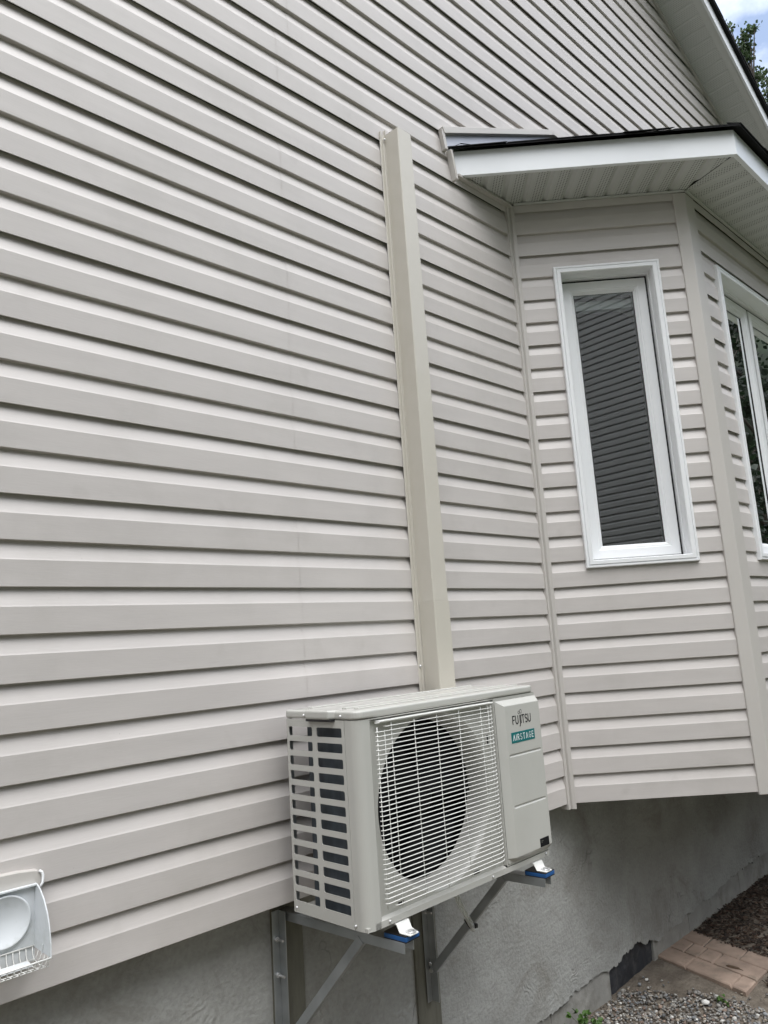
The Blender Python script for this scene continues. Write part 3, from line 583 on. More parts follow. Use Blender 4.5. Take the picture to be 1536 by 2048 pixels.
pg = MB(); xs = [-6 + 0.2 * i for i in range(36)] + [1.2 + 0.05 * i for i in range(20)] + [2.2 + 0.008 * i for i in range(330)] + [4.84 + 0.1 * i for i in range(34)]
m_ = 10; vs = []
for x in xs:
    zb = ez(x) + 0.016 * noise.noise((x * 14, 0, 3)) + 0.010 * noise.noise((x * 45, 0, 8)) + 0.006 * noise.noise((x * 110, 1, 8))
    for j in range(m_):
        t = j / (m_ - 1); t = t ** 1.6; z = zb + (-0.005 - zb) * t
        y = FY + 0.003 * noise.noise((x * 2.2, z * 2.2, 4)) - 0.004 * math.exp(-(z - zb) / 0.02) * (0.5 + noise.noise((x * 20, z * 6, 9)))
        vs.append((x, y, z))
    vs.append((x, FY + 0.011, zb + 0.003))
q = m_ + 1; fs = []
for i in range(len(xs) - 1):
    for j in range(m_ - 1): fs.append((i*q+j, (i+1)*q+j, (i+1)*q+j+1, i*q+j+1))
    fs.append((i*q+m_, (i+1)*q+m_, (i+1)*q, i*q))
pg.add(vs, fs); pg.build('parging', M['parge'], fo_, smooth=False)

# ------------------------------------------------------------------ treated boards behind the brackets
b = MB(); b.box(0, 0.112, -0.010, 0.002, -0.95, -0.028)
bo = b.build('backing_board', M['board'], bevel=0.002, loc=(0.945, FY, 0))
tag(bo, 'dark weathered board on the foundation behind the left bracket', 'board', 'boards behind the brackets')
bo2 = bo.copy(); COL.objects.link(bo2); bo2.location = (1.532, FY, 0)
tag(bo2, 'dark board on the foundation behind the bracket with the drain tube, olive below it', 'board', 'boards behind the brackets')

# ------------------------------------------------------------------ wall brackets
def bracket():
    root = empty('wall_bracket', (0.968, 0.088, 0), R(4.3))
    b = MB(); b.box(-0.027, -0.0, -0.003, 0.0, -0.505, -0.040); b.box(-0.003, 0.0, -0.033, -0.003, -0.505, -0.040); b.build('post', M['galv'], root, bevel=0.0008)
    b = MB(); b.box(0.006, 0.044, -0.492, 0.0, -0.0455, -0.043); b.box(0.006, 0.0085, -0.492, 0.0, -0.0685, -0.0455); b.box(0.0415, 0.044, -0.492, 0.0, -0.0685, -0.0455); b.build('arm', M['galv'], root, bevel=0.0008)
    a, c = Vector((0.012, -0.335, -0.062)), Vector((0.0, -0.016, -0.405)); d = (c - a).normalized()
    b = MB(); nrm = Vector((0, d.z, -d.y)); b.bar(a, c, (0.018, 0, 0), nrm * 0.026); b.build('brace', M['galv'], root, bevel=0.0015)
    for z in (-0.118, -0.215):
        b = MB(); b.tube([(-0.014, -0.003, z), (-0.014, -0.034, z)], 0.0035, 8); b.lathe([(0.0, -0.0), (0.0075, 0.0), (0.0075, 0.006), (0.0, 0.006)], (-0.014, -0.004, z), (0, -1, 0), 6); b.build('anchor_bolt', M['steel'], root)
    b = MB(); b.lathe([(0.0, 0.0), (0.008, 0.0), (0.008, 0.006), (0.0, 0.006)], (-0.012, -0.016, -0.402), (-1, 0, 0), 6); b.build('brace_bolt', M['steel'], root); b = MB(); b.lathe([(0.0, 0.0), (0.006, 0.0), (0.006, 0.005), (0.0, 0.005)], (-0.016, -0.016, -0.38), (-1, 0, 0), 6); b.build('brace_bolt', M['steel'], root)
    return root
br1 = bracket(); tag(br1, 'galvanised bracket under the louvred left end of the outdoor unit', 'bracket', 'wall brackets under the outdoor unit')
def copy_tree(o, parent=None):
    c = o.copy(); COL.objects.link(c); c.parent = parent
    for ch in [x for x in bpy.data.objects if x.parent == o]: copy_tree(ch, c)
    return c
br2 = copy_tree(br1); br2.location = (1.600, 0.088, 0)
tag(br2, 'galvanised bracket under the right end of the outdoor unit, cable tie on its brace', 'bracket', 'wall brackets under the outdoor unit')

# blue pads
def pad(x, y, lab):
    b = MB(); b.box(-0.028, 0.028, -0.002, 0.075, 0.002, 0.014)
    o = b.build('rubber_pad', M['blue'], bevel=0.002, loc=(x, y, -0.043), rotz=R(4.3)); tag(o, lab, 'pad', 'blue pads under the outdoor unit')
    b = MB(); b.box(-0.0275, 0.0275, -0.0015, 0.0745, 0.0, 0.002); b.box(-0.0275, 0.0275, -0.0015, 0.0745, 0.014, 0.0165); b.build('pad_facing', M['black'], o)
    return o
pad(1.041, -0.402, 'blue rubber pad under the foot at the louvred left end'); pad(1.672, -0.402, 'blue rubber pad under the foot at the right end')

# ------------------------------------------------------------------ outdoor unit
UW, UD, UH = 0.827, 0.30, 0.5246
ac = tag(empty('outdoor_unit', (0.9178, -0.3703, 0.0), 0.0165), 'cream outdoor air conditioner on wall brackets with black fan behind a white wire grille', 'air conditioner')
# front panel with rounded corner, recess and bell-mouth
fp = MB(); rc = 0.028
prof = [(0.0, 0.048)] + [(rc - rc * math.cos(a), rc - rc * math.sin(a)) for a in [R(9 * i) for i in range(11)]] + [(0.047, 0.0), (0.0525, 0.003), (0.0535, 0.012)]
m = len(prof); fp.add([(x, y, z) for z in (0.0, UH) for x, y in prof], [(i, i+1, m+i+1, m+i) for i in range(m-1)])
X0, X1, Z0, Z1 = 0.0535, 0.592, 0.022, 0.5185
fp.add([(0.0535,0.012,Z0),(X1,0.012,Z0),(X1,0.0,Z0-.006),(0.047,0,Z0-.006)], [(0,1,2,3)])
fp.add([(0.028,0.0,0),(UW,0.0,0),(UW,0.0,Z0-.006),(0.028,0.0,Z0-.006)], [(0,1,2,3)])
fp.add([(0.047,0.0,Z1+.003),(UW,0.0,Z1+.003),(UW,0.0,UH),(0.047,0.0,UH)], [(0,1,2,3)])
fp.add([(0.0535,0.012,Z1),(X1,0.012,Z1),(X1,0.0,Z1+.003),(0.047,0,Z1+.003)], [(0,1,2,3)])
fp.add([(X1,0.012,Z0),(X1,0.012,Z1),(X1+.004,0.0,Z1),(X1+.004,0.0,Z0)], [(0,1,2,3)])
CXf, CZf, RO = 0.3155, 0.270, 0.2455; n = 96
outer, inner = [], []
for k in range(n):
    a = 2 * math.pi * k / n; c, s = math.cos(a), math.sin(a)
    tx = (X1 - CXf) / c if c > 0 else (X0 - CXf) / c if c < 0 else 1e9; tz = (Z1 - CZf) / s if s > 0 else (Z0 - CZf) / s if s < 0 else 1e9
    t = min(tx, tz); outer.append((CXf + c * t, 0.012, CZf + s * t)); inner.append((CXf + c * RO, 0.012, CZf + s * RO))
fp.add(outer + inner, [(k, (k+1)%n, n+(k+1)%n, n+k) for k in range(n)])
for (x, z) in ((X0, Z0), (X1, Z0), (X0, Z1), (X1, Z1)):   # corners left over by the radial fill
    near = sorted(range(n), key=lambda k: (outer[k][0]-x)**2 + (outer[k][2]-z)**2)[:2]; fp.add([(x, 0.012, z), outer[near[0]], outer[near[1]]], [(0,1,2)])
front = fp.build('front_panel', M['ac'], ac)
b = MB(); b.lathe([(RO, 0.012), (0.2430, 0.0133), (0.2385, 0.018), (0.2335, 0.026), (0.2285, 0.039), (0.2250, 0.056), (0.2235, 0.088)], (CXf, 0, CZf), (0, 1, 0), 96); b.build('fan_ring', M['ac'], ac, smooth=True)
# slots pressed in the recess
for (x, z, wv, hv) in ((0.135, 0.036, 0.02, 0.008), (0.46, 0.034, 0.026, 0.008), (0.566, 0.40, 0.005, 0.03)): b = MB(); b.box(x - wv/2, x + wv/2, 0.0105, 0.013, z - hv/2, z + hv/2); b.build('recess_slot', M['black'], front)
b = MB(); b.box(0.0525, 0.0545, 0.006, 0.011, 0.405, 0.435); b.build('recess_slot', M['black'], front)
# fan
f = MB(); f.lathe([(0.0, 0.072), (0.035, 0.074), (0.047, 0.080), (0.05, 0.12), (0.0, 0.12)], (CXf, 0, CZf), (0, 1, 0), 32); fan = f.build('fan', M['fan'], ac, smooth=True)
for q in range(3):
    bl = MB(); vs = []; a0 = q * 2 * math.pi / 3 + 0.5
    for i in range(8):
        r = 0.046 + (0.214 - 0.046) * i / 7
        for j in range(7):
            t = j / 6; ww = 0.75 + 0.5 * i / 7; a = a0 + (t - 0.5) * ww * 1.5 + 0.35 * i / 7; vs.append((CXf + r * math.cos(a), 0.088 + 0.055 * (t - 0.3) - 0.012 * math.sin(t * math.pi), CZf + r * math.sin(a)))
    bl.add(vs, [(i*7+j, i*7+j+1, (i+1)*7+j+1, (i+1)*7+j) for i in range(7) for j in range(6)]); bl.build('blade', M['fan'], fan, smooth=True)
# interior: coil, base pan, shade sheet behind the fan
b = MB(); b.box(0.030, 0.052, 0.020, 0.246, 0.012, 0.520); b.build('coil', M['coil'], ac, bevel=0.003)
b = MB(); b.box(0.105, 0.60, 0.262, 0.284, 0.012, 0.520); b.build('coil', M['coil'], ac)
b = MB(); b.box(0.085, 0.60, 0.150, 0.156, 0.012, 0.52); b.build('fan_shade_sheet', M['fan'], ac); b = MB(); b.box(0.60, 0.612, 0.02, 0.285, 0.01, 0.52); b.build('partition', M['dark'], ac)  # first sheet is black to stand in for shade behind the fan
b = MB(); b.box(0.003, UW - 0.003, 0.004, UD - 0.003, 0.0, 0.010); b.build('base_pan', M['ac'], ac)
# left louvred panel
sp = MB(); yc = [0.0485, 0.17535, UD]; pitch = 0.04065; zt0 = 0.5035
zc = [0.0] + [zt0 - pitch * (11 - i) - 0.025 - 0.0078 for i in range(1, 12)] + [UH]
slots = [(0.0600, 0.1655), (0.1852, 0.2905)]
for i in range(12):
    z_hi = zt0 - pitch * (11 - i); z_lo = z_hi - 0.025
    for j in range(2):
        y0, y1 = slots[j]; Y0, Y1, Zl, Zh = yc[j], yc[j+1], zc[i], zc[i+1]; rr = 0.0045
        cs = [((Y0, Zl), (y0 + rr, z_lo + rr), 180), ((Y1, Zl), (y1 - rr, z_lo + rr), 270), ((Y1, Zh), (y1 - rr, z_hi - rr), 0), ((Y0, Zh), (y0 + rr, z_hi - rr), 90)]
        vs = []; fs = []; na = 5
        for (C, c, a) in cs:
            vs.append((0, C[0], C[1])); vs += [(0, c[0] + rr * math.cos(R(a + 90 * t / (na-1))), c[1] + rr * math.sin(R(a + 90 * t / (na-1)))) for t in range(na)]
        st = na + 1
        for c in range(4):
            o_ = c * st; fs += [(o_, o_ + 1 + t, o_ + 2 + t) for t in range(na - 1)]; nx_ = ((c + 1) % 4) * st; fs.append((o_, o_ + na, nx_ + 1, nx_))
        sp.add(vs, fs)
so = sp.build('side_panel', M['ac'], ac)
md = so.modifiers.new('weld', 'WELD'); md.merge_threshold = 0.0002
md = so.modifiers.new('solid', 'SOLIDIFY'); md.thickness = 0.0022; md.offset = 0
# rear posts and other sides
b = MB(); b.box(0.0015, 0.016, UD - 0.004, UD - 0.001, 0, UH); b.build('rear_flange', M['galv'], ac)
b = MB(); b.box(UW - 0.002, UW, 0.001, UD, 0.0, UH); b.build('right_panel', M['ac'], ac)
b = MB(); b.box(0.62, UW - 0.002, UD - 0.003, UD, 0, UH); b.build('rear_panel', M['ac'], ac)
# lid
b = MB(); b.box(-0.003, UW + 0.003, -0.004, UD + 0.003, UH + 0.0012, UH + 0.0245)
lid = b.build('top_cover', M['ac'], ac, bevel=0.007, seg=4)
me = lid.data
bm = bmesh.new(); bm.from_mesh(me); ed = [e_ for e_ in bm.edges if abs(e_.verts[0].co.z - e_.verts[1].co.z) > 0.01 and e_.verts[0].co.y < 0.1]; bmesh.ops.bevel(bm, geom=ed, offset=0.030, segments=6, affect='EDGES', profile=0.5); bm.to_mesh(me); bm.free()
b = MB()
for y in (0.048, 0.098, 0.245): b.box(0.045, UW - 0.035, y - 0.010, y + 0.010, UH + 0.022, UH + 0.0290)
b.build('cover_ribs', M['ac'], lid, bevel=0.003, seg=3)
h = MB(); h.add([(0.02, 0.072, UH + .0245), (0.02, 0.205, UH + .0245), (-0.022, 0.188, UH + .0275), (-0.022, 0.092, UH + .0275), (0.02, 0.072, UH + .000), (0.02, 0.205, UH + .000), (-0.022, 0.188, UH + .003), (-0.022, 0.092, UH + .003)], [(0,1,2,3),(7,6,5,4),(0,3,7,4),(3,2,6,7),(2,1,5,6),(1,0,4,5)])
h.build('handle', M['ac'], lid, bevel=0.006, seg=3)
b = MB(); b.box(-0.014, 0.0, 0.085, 0.195, UH - 0.004, UH + 0.0025); b.build('handle_shade', M['black'], lid)  # black block stands in for the shade under the handle
# service panel
s = MB(); ya, yb = -0.002, -0.019
xa = [0.600, 0.629, 0.633, 0.638, 0.806, 0.811, 0.8215, 0.8255]; za = [0.024, 0.040] + [v for gz_ in (0.187, 0.342) for v in (gz_ - 0.0045, gz_ - 0.0008, gz_ + 0.0035)] + [0.497, 0.5145]
vs = []
for j, z in enumerate(za):
    for i, x in enumerate(xa):
        y = ya if (i in (0, len(xa)-1) or j in (0, len(za)-1)) else yb
        if j in (3, 6) and 3 <= i <= 4: y = yb + 0.0042
        vs.append((x, y, z))
k = len(xa); s.add(vs, [(j*k+i, j*k+i+1, (j+1)*k+i+1, (j+1)*k+i) for j in range(len(za)-1) for i in range(k-1)])
s.add([(0.596, 0.0, 0.018), (UW, 0.0, 0.018), (UW, 0.0, 0.5215), (0.596, 0.0, 0.5215)], [(0,1,2,3)])
so2 = s.build('service_panel', M['ac'], ac, bevel=0.003, seg=3)
# lettering, badge, black label
def stroke(mb, pts, wd, o, sc, y):
    """flat letter strokes: pts in letter units, o = (x, z) origin, sc = (sx, sz)"""
    P = [Vector((o[0] + p[0] * sc[0], 0, o[1] + p[1] * sc[1])) for p in pts]
    for a, c in zip(P[:-1], P[1:]):
        d = (c - a).normalized(); nn = Vector((-d.z, 0, d.x)) * wd / 2; e_ = d * wd * 0.35
        q = [a - e_ - nn, c + e_ - nn, c + e_ + nn, a - e_ + nn]
        mb.add([(v.x, y, v.z) for v in q], [(0, 1, 2, 3)])
def arc(cx, cz, rx, rz_, a0, a1, n=12): return [(cx + rx * math.cos(R(a0 + (a1 - a0) * i / n)), cz + rz_ * math.sin(R(a0 + (a1 - a0) * i / n))) for i in range(n + 1)]
G = {'F': [[(0,0),(0,1),(.62,1)], [(0,.52),(.52,.52)]], 'U': [[(0,1),(0,.32)] + arc(.36,.32,.36,.32,180,360) + [(.72,1)]], 'J': [[(.3,1),(.3,-.12)] + arc(.0,-.12,.3,.26,0,-70,6)], 'I': [[(0,0),(0,1)]],
     'T': [[(0,1),(.7,1)], [(.35,1),(.35,0)]], 'S': [arc(.30,.75,.30,.25,40,270,12) + arc(.30,.25,.32,.25,90,-140,12)], 'A': [[(0,0),(.36,1),(.72,0)]], 'R': [[(0,0),(0,1),(.32,1)] + arc(.32,.75,.25,.25,90,-90,8) + [(0,.5)], [(.30,.5),(.60,0)]],
     'G': [arc(.42,.5,.42,.5,50,310,18) + [(.72,.12),(.72,.48),(.45,.48)]], 'E': [[(.58,1),(0,1),(0,0),(.58,0)], [(0,.52),(.5,.52)]]}
def word(mb, txt, x0, x1, z, hgt, wd, y, gap=0.30):
    wds = {c: max(p[0] for st_ in G[c] for p in st_) - min(0, min(p[0] for st_ in G[c] for p in st_)) for c in G}
    tot = sum(wds[c] for c in txt) + gap * (len(txt) - 1); sx = (x1 - x0) / tot; x = x0
    pos = {}
    for i, c in enumerate(txt):
        pos[i] = x
        for st_ in G[c]: stroke(mb, st_, wd, (x, z), (sx, hgt), y)
        x += (wds[c] + gap) * sx
    return pos, sx
yl = yb - 0.0006
lt = MB(); pos, sx = word(lt, 'FUJITSU', 0.666, 0.766, 0.4365, 0.0245, 0.0038, yl, 0.30)
jx = pos[2] + 0.3 * sx
for cx_, r_ in ((jx - 0.0042, 0.0045), (jx + 0.0062, 0.0058)): stroke(lt, [(cx_ + r_ * math.cos(R(a)), 0.4705 + (0.0025 if r_ > .005 else 0) + r_ * math.sin(R(a))) for a in range(0, 361, 24)], 0.0014, (0, 0), (1, 1), yl)
lt.build('lettering', M['ink'], so2, recalc=False)
b = MB(); b.box(0.6515, 0.7812, yb - 0.0008, yb + 0.001, 0.3785, 0.4115); bdg = b.build('badge', M['teal'], so2)
lt = MB(); word(lt, 'AIRSTAGE', 0.6605, 0.7725, 0.3862, 0.0175, 0.0025, yb - 0.0012, 0.56); lt.build('badge_lettering', M['whiteink'], ac, recalc=False)
b = MB(); b.box(0.7545, 0.8045, yb - 0.0008, yb + 0.001, 0.0415, 0.0672); b.build('rating_label', M['fan'], so2)
b = MB(); b.box(0.760, 0.772, yb - 0.0011, yb, 0.0585, 0.0605); b.box(0.760, 0.768, yb - 0.0011, yb, 0.0545, 0.056); b.build('label_print', mat('faint_print', (0.10, 0.10, 0.09), 0.6), ac)
# wire grille
gr_ = MB(); yw = -0.0125; nw = 40; rw_ = 0.00138
for i in range(nw):
    z = 0.0445 + (0.5115 - 0.0445) * i / (nw - 1)
    xl_ = 0.0655 if i not in (0, nw - 2) else 0.098
    gr_.tube([(xl_ - 0.004, yw + 0.007, z), (xl_ - 0.001, yw + 0.002, z), (xl_ + 0.004, yw, z), (0.2, yw, z), (0.4, yw, z), (0.553, yw, z), (0.570, yw + 0.003, z), (0.582, yw + 0.010, z), (0.588, yw + 0.020, z)], rw_, 6)
for x in (0.1205, 0.213, 0.310, 0.411, 0.516): gr_.tube([(x, yw + 0.003, 0.034), (x, yw + 0.003, 0.517)], rw_, 6)
gr_.tube([(0.0665, yw + 0.004, 0.044), (0.0665, yw + 0.004, 0.500)], rw_, 6); gr_.tube([(0.100, yw + 0.0095, 0.05), (0.100, yw + 0.0095, 0.489)], rw_, 6)
gr_.tube([(0.556, yw + 0.0045, 0.044), (0.556, yw + 0.0045, 0.505)], rw_, 6); gr_.tube([(0.581, yw + 0.013, 0.044), (0.581, yw + 0.013, 0.505)], rw_, 6)
gr_.build('wire_grille', M['wire'], ac, smooth=True)
b = MB(); b.box(0.072, 0.577, yw - 0.003, yw + 0.0245, 0.5125, 0.5165); b.build('grille_top_rail', M['wire'], ac, bevel=0.0012)
# screws
for p in ((-0.004, 0.058, UH + .0105), (-0.004, 0.2155, UH + .0105), (-0.001, 0.288, 0.012), (-0.001, 0.045, 0.0105), (0.078, -0.001, 0.009), (0.52, -0.001, 0.008), (0.806, -0.001, 0.0085)): b = MB(); b.ball(p, 0.0042, n=10, m=6); b.build('screw', M['steel'], ac, smooth=True)
# feet
for fx, lab in ((0.1205, None), (0.751, None)):
    b = MB(); hw = 0.024
    pf = [(0.03, -0.0015), (-0.004, -0.0025), (-0.014, -0.0215), (-0.046, -0.0235)]
    top = [(fx + s_ * (hw if i < 2 else hw * 0.98), y, z) for i, (y, z) in enumerate(pf) for s_ in (-1, 1)]
    top[6] = (fx - hw * 0.75, -0.046, -0.0235); top[7] = (fx + hw * 0.62, -0.046, -0.0235)
    bot = [(x, y, z - 0.003) for x, y, z in top]
    b.add(top + bot, [(0,1,3,2),(2,3,5,4),(4,5,7,6),(8,10,11,9),(10,12,13,11),(12,14,15,13),(0,2,10,8),(2,4,12,10),(4,6,14,12),(1,9,11,3),(3,11,13,5),(5,13,15,7),(6,7,15,14)])
    ft = b.build('mounting_foot', M['wire'], ac, bevel=0.0012)
    b = MB(); b.lathe([(0.0, 0.0), (0.0160, 0.0), (0.0160, 0.0020), (0.0085, 0.0026), (0.0075, 0.0060), (0.0, 0.0064)], (fx + 0.001, -0.030, -0.0232), (0, 0, 1), 20); b.build('bolt', M['steel'], ft)

# ------------------------------------------------------------------ line-set cover on the wall
lc = tag(empty('duct_cover', (1.62, 0, 0.53)), 'cream metal duct cover running up the siding above the outdoor unit', 'duct cover')
def lbuild(mb, name, m, **k):
    mb.v = [(x - 1.62, y, z - 0.53) for x, y, z in mb.v]; return mb.build(name, m, lc, **k)
def duct(x0, x1, yd, z0, z1, name, top=True):
    b = MB(); pr = [(1.5536, -0.004), (1.5536, -0.0015), (1.5556, -0.0052), (1.565, -0.0052), (1.567, -0.0035), (1.572, -0.0035), (1.574, -0.0060), (x0, -0.0060), (x0, yd + 0.003), (x0 + 0.003, yd), (x1 - 0.003, yd), (x1, yd + 0.003), (x1, -0.0060), (1.686, -0.0060), (1.688, -0.0015)]
    pr = pr[1:]
    m_ = len(pr); vs = [(x, y, z) for z in (z0, z1) for x, y in pr]; b.add(vs, [(i, i+1, m_+i+1, m_+i) for i in range(m_-1)])
    if top: b.add([(x0, 0.01, z1 + .002), (x0, yd, z1), (x1, yd, z1 + .001), (x1, 0.01, z1 + .003)], [(0,1,2,3)])
    return lbuild(b, name, M['duct'], bevel=0.0008)
duct(1.5805, 1.6600, -0.080, 0.52, 2.772, 'cover')
b = MB(); pr = [(1.579, -0.0085), (1.5785, -0.079), (1.5815, -0.0825), (1.659, -0.0825), (1.662, -0.0795), (1.662, -0.0085)]; m_ = len(pr)
b.add([(x, y, z) for z in (0.50, 0.86) for x, y in pr], [(i, i+1, m_+i+1, m_+i) for i in range(m_-1)]); lbuild(b, 'lower_sleeve', mat('cream_sleeve', (0.52, 0.492, 0.43), 0.35, var=0.03), bevel=0.001)
for p in ((1.562, -0.007, 0.633), (1.572, -0.012, 2.748)): b = MB(); b.ball(p, 0.0052, n=10, m=6); lbuild(b, 'screw', M['steel'], smooth=True)
for q in ((1.5530, 1.5545, -0.010, -0.0015, 2.752, 2.780), (1.5795, 1.581, -0.012, 0.0, 2.765, 2.795)): b = MB(); b.box(*q); lbuild(b, 'end_tab', M['duct'])

# ------------------------------------------------------------------ clear drain tube and cable tie
t_ = MB(); pts = [(1.47, -0.145, -0.02), (1.50, -0.137, -0.075), (1.545, -0.125, -0.140), (1.590, -0.113, -0.200), (1.628, -0.103, -0.247)]
t_.tube(pts, 0.0095, 14, cap=False); t_.tube(pts, 0.0075, 14, cap=False)
tag(t_.build('drain_tube', M['tube'], smooth=True), 'clear plastic drain tube hanging below the outdoor unit, tied to a brace', 'tube')
b = MB(); d = Vector((-0.012, 0.319, -0.343)).normalized(); c0 = Vector((1.6015, 0.0, 0.0))
Rz = Matrix.Rotation(R(4.3), 3, 'Z'); rt_ = Vector((1.600, 0.088, 0))
a_, c_ = rt_ + Rz @ Vector((0.012, -0.335, -0.062)), rt_ + Rz @ Vector((0.0, -0.016, -0.405)); dd = (c_ - a_).normalized(); ctr = a_ + (c_ - a_) * 0.48; nn = Vector((0, dd.z, -dd.y)).normalized(); sd_ = dd.cross(nn).normalized()
loop = [ctr + sd_ * sx_ * 0.0115 + nn * sy_ * 0.0155 for sx_, sy_ in ((-1,-1),(1,-1),(1,1),(-1,1),(-1,-1))]
for p_, q_ in zip(loop[:-1], loop[1:]): b.bar(p_, q_, dd * 0.006, (q_ - p_).cross(dd).normalized() * 0.003)
b.box(ctr.x + 0.0, ctr.x + 0.012, ctr.y - 0.026, ctr.y - 0.014, ctr.z - 0.012, ctr.z + 0.0); b.tube([loop[2], loop[2] + Vector((0.022, 0.0, 0.018)), loop[2] + Vector((0.032, 0.0, 0.030))], 0.0022, 6)
tag(b.build('cable_tie', M['black']), 'black cable tie round the brace holding the drain tube', 'cable tie')

# ------------------------------------------------------------------ dryer vent
dv = tag(empty('dryer_vent', (0.16, 0, 0.1)), 'white dryer vent hood with wire guard on the siding near the foundation', 'vent')
def vb(mb, name, m, parent=None, **k):
    if parent is None: mb.v = [(x - 0.16, y, z - 0.1) for x, y, z in mb.v]; return mb.build(name, m, dv, **k)
    mb.v = [(x - 0.16, y, z - 0.1) for x, y, z in mb.v]; return mb.build(name, m, parent, **k)
xv0, xv1 = 0.088, 0.2265
b = MB(); b.prism([(0.075, -0.001, 0.06), (0.236, -0.001, 0.06), (0.240, -0.001, 0.235), (0.2415, -0.001, 0.2560), (0.233, -0.001, 0.2640), (0.19, -0.001, 0.2690), (0.13, -0.001, 0.271), (0.075, -0.001, 0.266)], (0, -0.019, 0)); 
b = MB(); b.prism([(0.075, 0.012, 0.225), (0.240, 0.012, 0.225), (0.2425, 0.012, 0.2550), (0.233, 0.012, 0.2640), (0.19, 0.012, 0.2695), (0.13, 0.012, 0.271), (0.075, 0.012, 0.266)], (0, -0.033, 0)); vb(b, 'mounting_block', M['trim'], bevel=0.002)
b = MB(); b.tube([(0.234, -0.023, 0.263), (0.2395, -0.024, 0.259), (0.2415, -0.025, 0.252), (0.2405, -0.026, 0.236), (0.2340, -0.028, 0.229)], 0.003, 8); vb(b, 'clip', M['white'], smooth=True)
b = MB(); b.box(xv0, xv1, -0.022, -0.018, 0.075, 0.238); bp_ = vb(b, 'back_plate', M['vent'], bevel=0.001)
b = MB(); b.lathe([(0.0, 0.0), (0.0515, 0.0), (0.0545, -0.002), (0.0555, -0.0065), (0.052, -0.0080), (0.050, -0.0055), (0.0, -0.0045)], (0.160, -0.0225, 0.1735), (0, 1, 0), 48); vb(b, 'flap_disc', M['vent'], bp_, smooth=True)
sp_ = [(-0.022, 0.238), (-0.034, 0.2375), (-0.055, 0.229), (-0.078, 0.212), (-0.098, 0.188), (-0.111, 0.160), (-0.118, 0.132), (-0.120, 0.105), (-0.020, 0.105)]
b = MB()
for x in (xv0, xv1 - 0.002): b.prism([(x, y, z) for y, z in sp_], (0.002, 0, 0))
b.box(xv0 + .002, xv1 - .002, -0.034, -0.022, 0.2355, 0.2385); b.tube([(xv1 - 0.001, y, z) for y, z in sp_[:-1]], 0.0016, 6)
vb(b, 'hood_sides', M['vent'])
b = MB()
b.tube([(xv0, -0.120, 0.103), (xv1, -0.120, 0.103)], 0.0022, 6); b.tube([(xv1, -0.120, 0.103), (xv1, -0.022, 0.106)], 0.0016, 6); b.tube([(xv0, -0.024, 0.108), (xv1, -0.024, 0.108)], 0.0018, 6)
for i in range(10):
    x = xv0 + 0.008 + (xv1 - xv0 - 0.014) * i / 9; b.tube([(x, -0.024, 0.108), (x, -0.026, 0.092), (x, -0.034, 0.083), (x, -0.07, 0.079), (x, -0.105, 0.083), (x, -0.118, 0.092), (x, -0.120, 0.103)], 0.0011, 6)
for y, z in ((-0.034, 0.083), (-0.055, 0.080), (-0.085, 0.080), (-0.107, 0.084)): b.tube([(xv0, y, z), (xv1, y, z)], 0.0011, 6)
for y in (-0.045, -0.065, -0.085, -0.102): b.tube([(xv1, y, 0.104), (xv1 - 0.003, y, 0.093), (xv1 - 0.01, y, 0.082)], 0.0011, 6)
vb(b, 'wire_guard', M['wire'], smooth=True)
b = MB(); b.tube([(xv1 - 0.003, -0.075, 0.104), (xv1 - 0.003, -0.078, 0.122)], 0.0018, 6); b.box(xv0 + 0.02, 0.2, -0.085, -0.05, 0.0865, 0.0885); vb(b, 'damper_plate', M['vent'])

# ------------------------------------------------------------------ stepping slabs
e1 = Vector((-0.131, -0.476, 0)); e2 = Vector((0.2641, 0.0064, 0)); PA = Vector((3.2127, 0.1188, -0.862)); PT = 0.042
def slab(name, a0, a1, b0, b1, joints, lab, zoff=0):
    """top carries pressed brick joints; joints = list of ((a,b),(a,b)) lines in slab coordinates"""
    n1, n2 = int((a1 - a0) / 0.0085), int((b1 - b0) / 0.016); vs = []; mb = MB()
    def dseg(a, b_, j):
        (p, q), (r, s_) = j; A = Vector((p * .49, q * .264)); B = Vector((r * .49, s_ * .264)); P = Vector((a * .49, b_ * .264)); t = max(0, min(1, (P - A).dot(B - A) / (B - A).length_squared)); return (P - (A + (B - A) * t)).length
    for i in range(n1 + 1):
        for j in range(n2 + 1):
            a, b_ = a0 + (a1 - a0) * i / n1, b0 + (b1 - b0) * j / n2; P = PA + e1 * a + e2 * b_
            dm = min([dseg(a, b_, k) for k in joints]) if joints else 1
            ed_ = min(a - a0, a1 - a) * .49, min(b_ - b0, b1 - b_) * .264; em = min(ed_)
            z = -0.016 * max(0, 1 - (dm / 0.0060)) - 0.005 * max(0, 1 - em / 0.006) + 0.0015 * noise.noise((a * 9, b_ * 5, 0)); vs.append((P.x, P.y, P.z + z + zoff))
    k = n2 + 1; top = len(vs); fs = [(i*k+j, i*k+j+1, (i+1)*k+j+1, (i+1)*k+j) for i in range(n1) for j in range(n2)]
    rim = [i * k for i in range(n1 + 1)] + [n1 * k + j for j in range(1, k)] + [i * k + n2 for i in range(n1 - 1, -1, -1)] + [j for j in range(n2 - 1, 0, -1)]
    bt = [(vs[r][0], vs[r][1], PA.z - PT) for r in rim]; vs += bt; m_ = len(rim)
    fs += [(rim[i], rim[(i+1) % m_], top + (i+1) % m_, top + i) for i in range(m_)]
    mb.add(vs, fs); o = mb.build(name, M['stone']); tag(o, lab, 'paving slab', 'brick patterned paving slabs'); return o
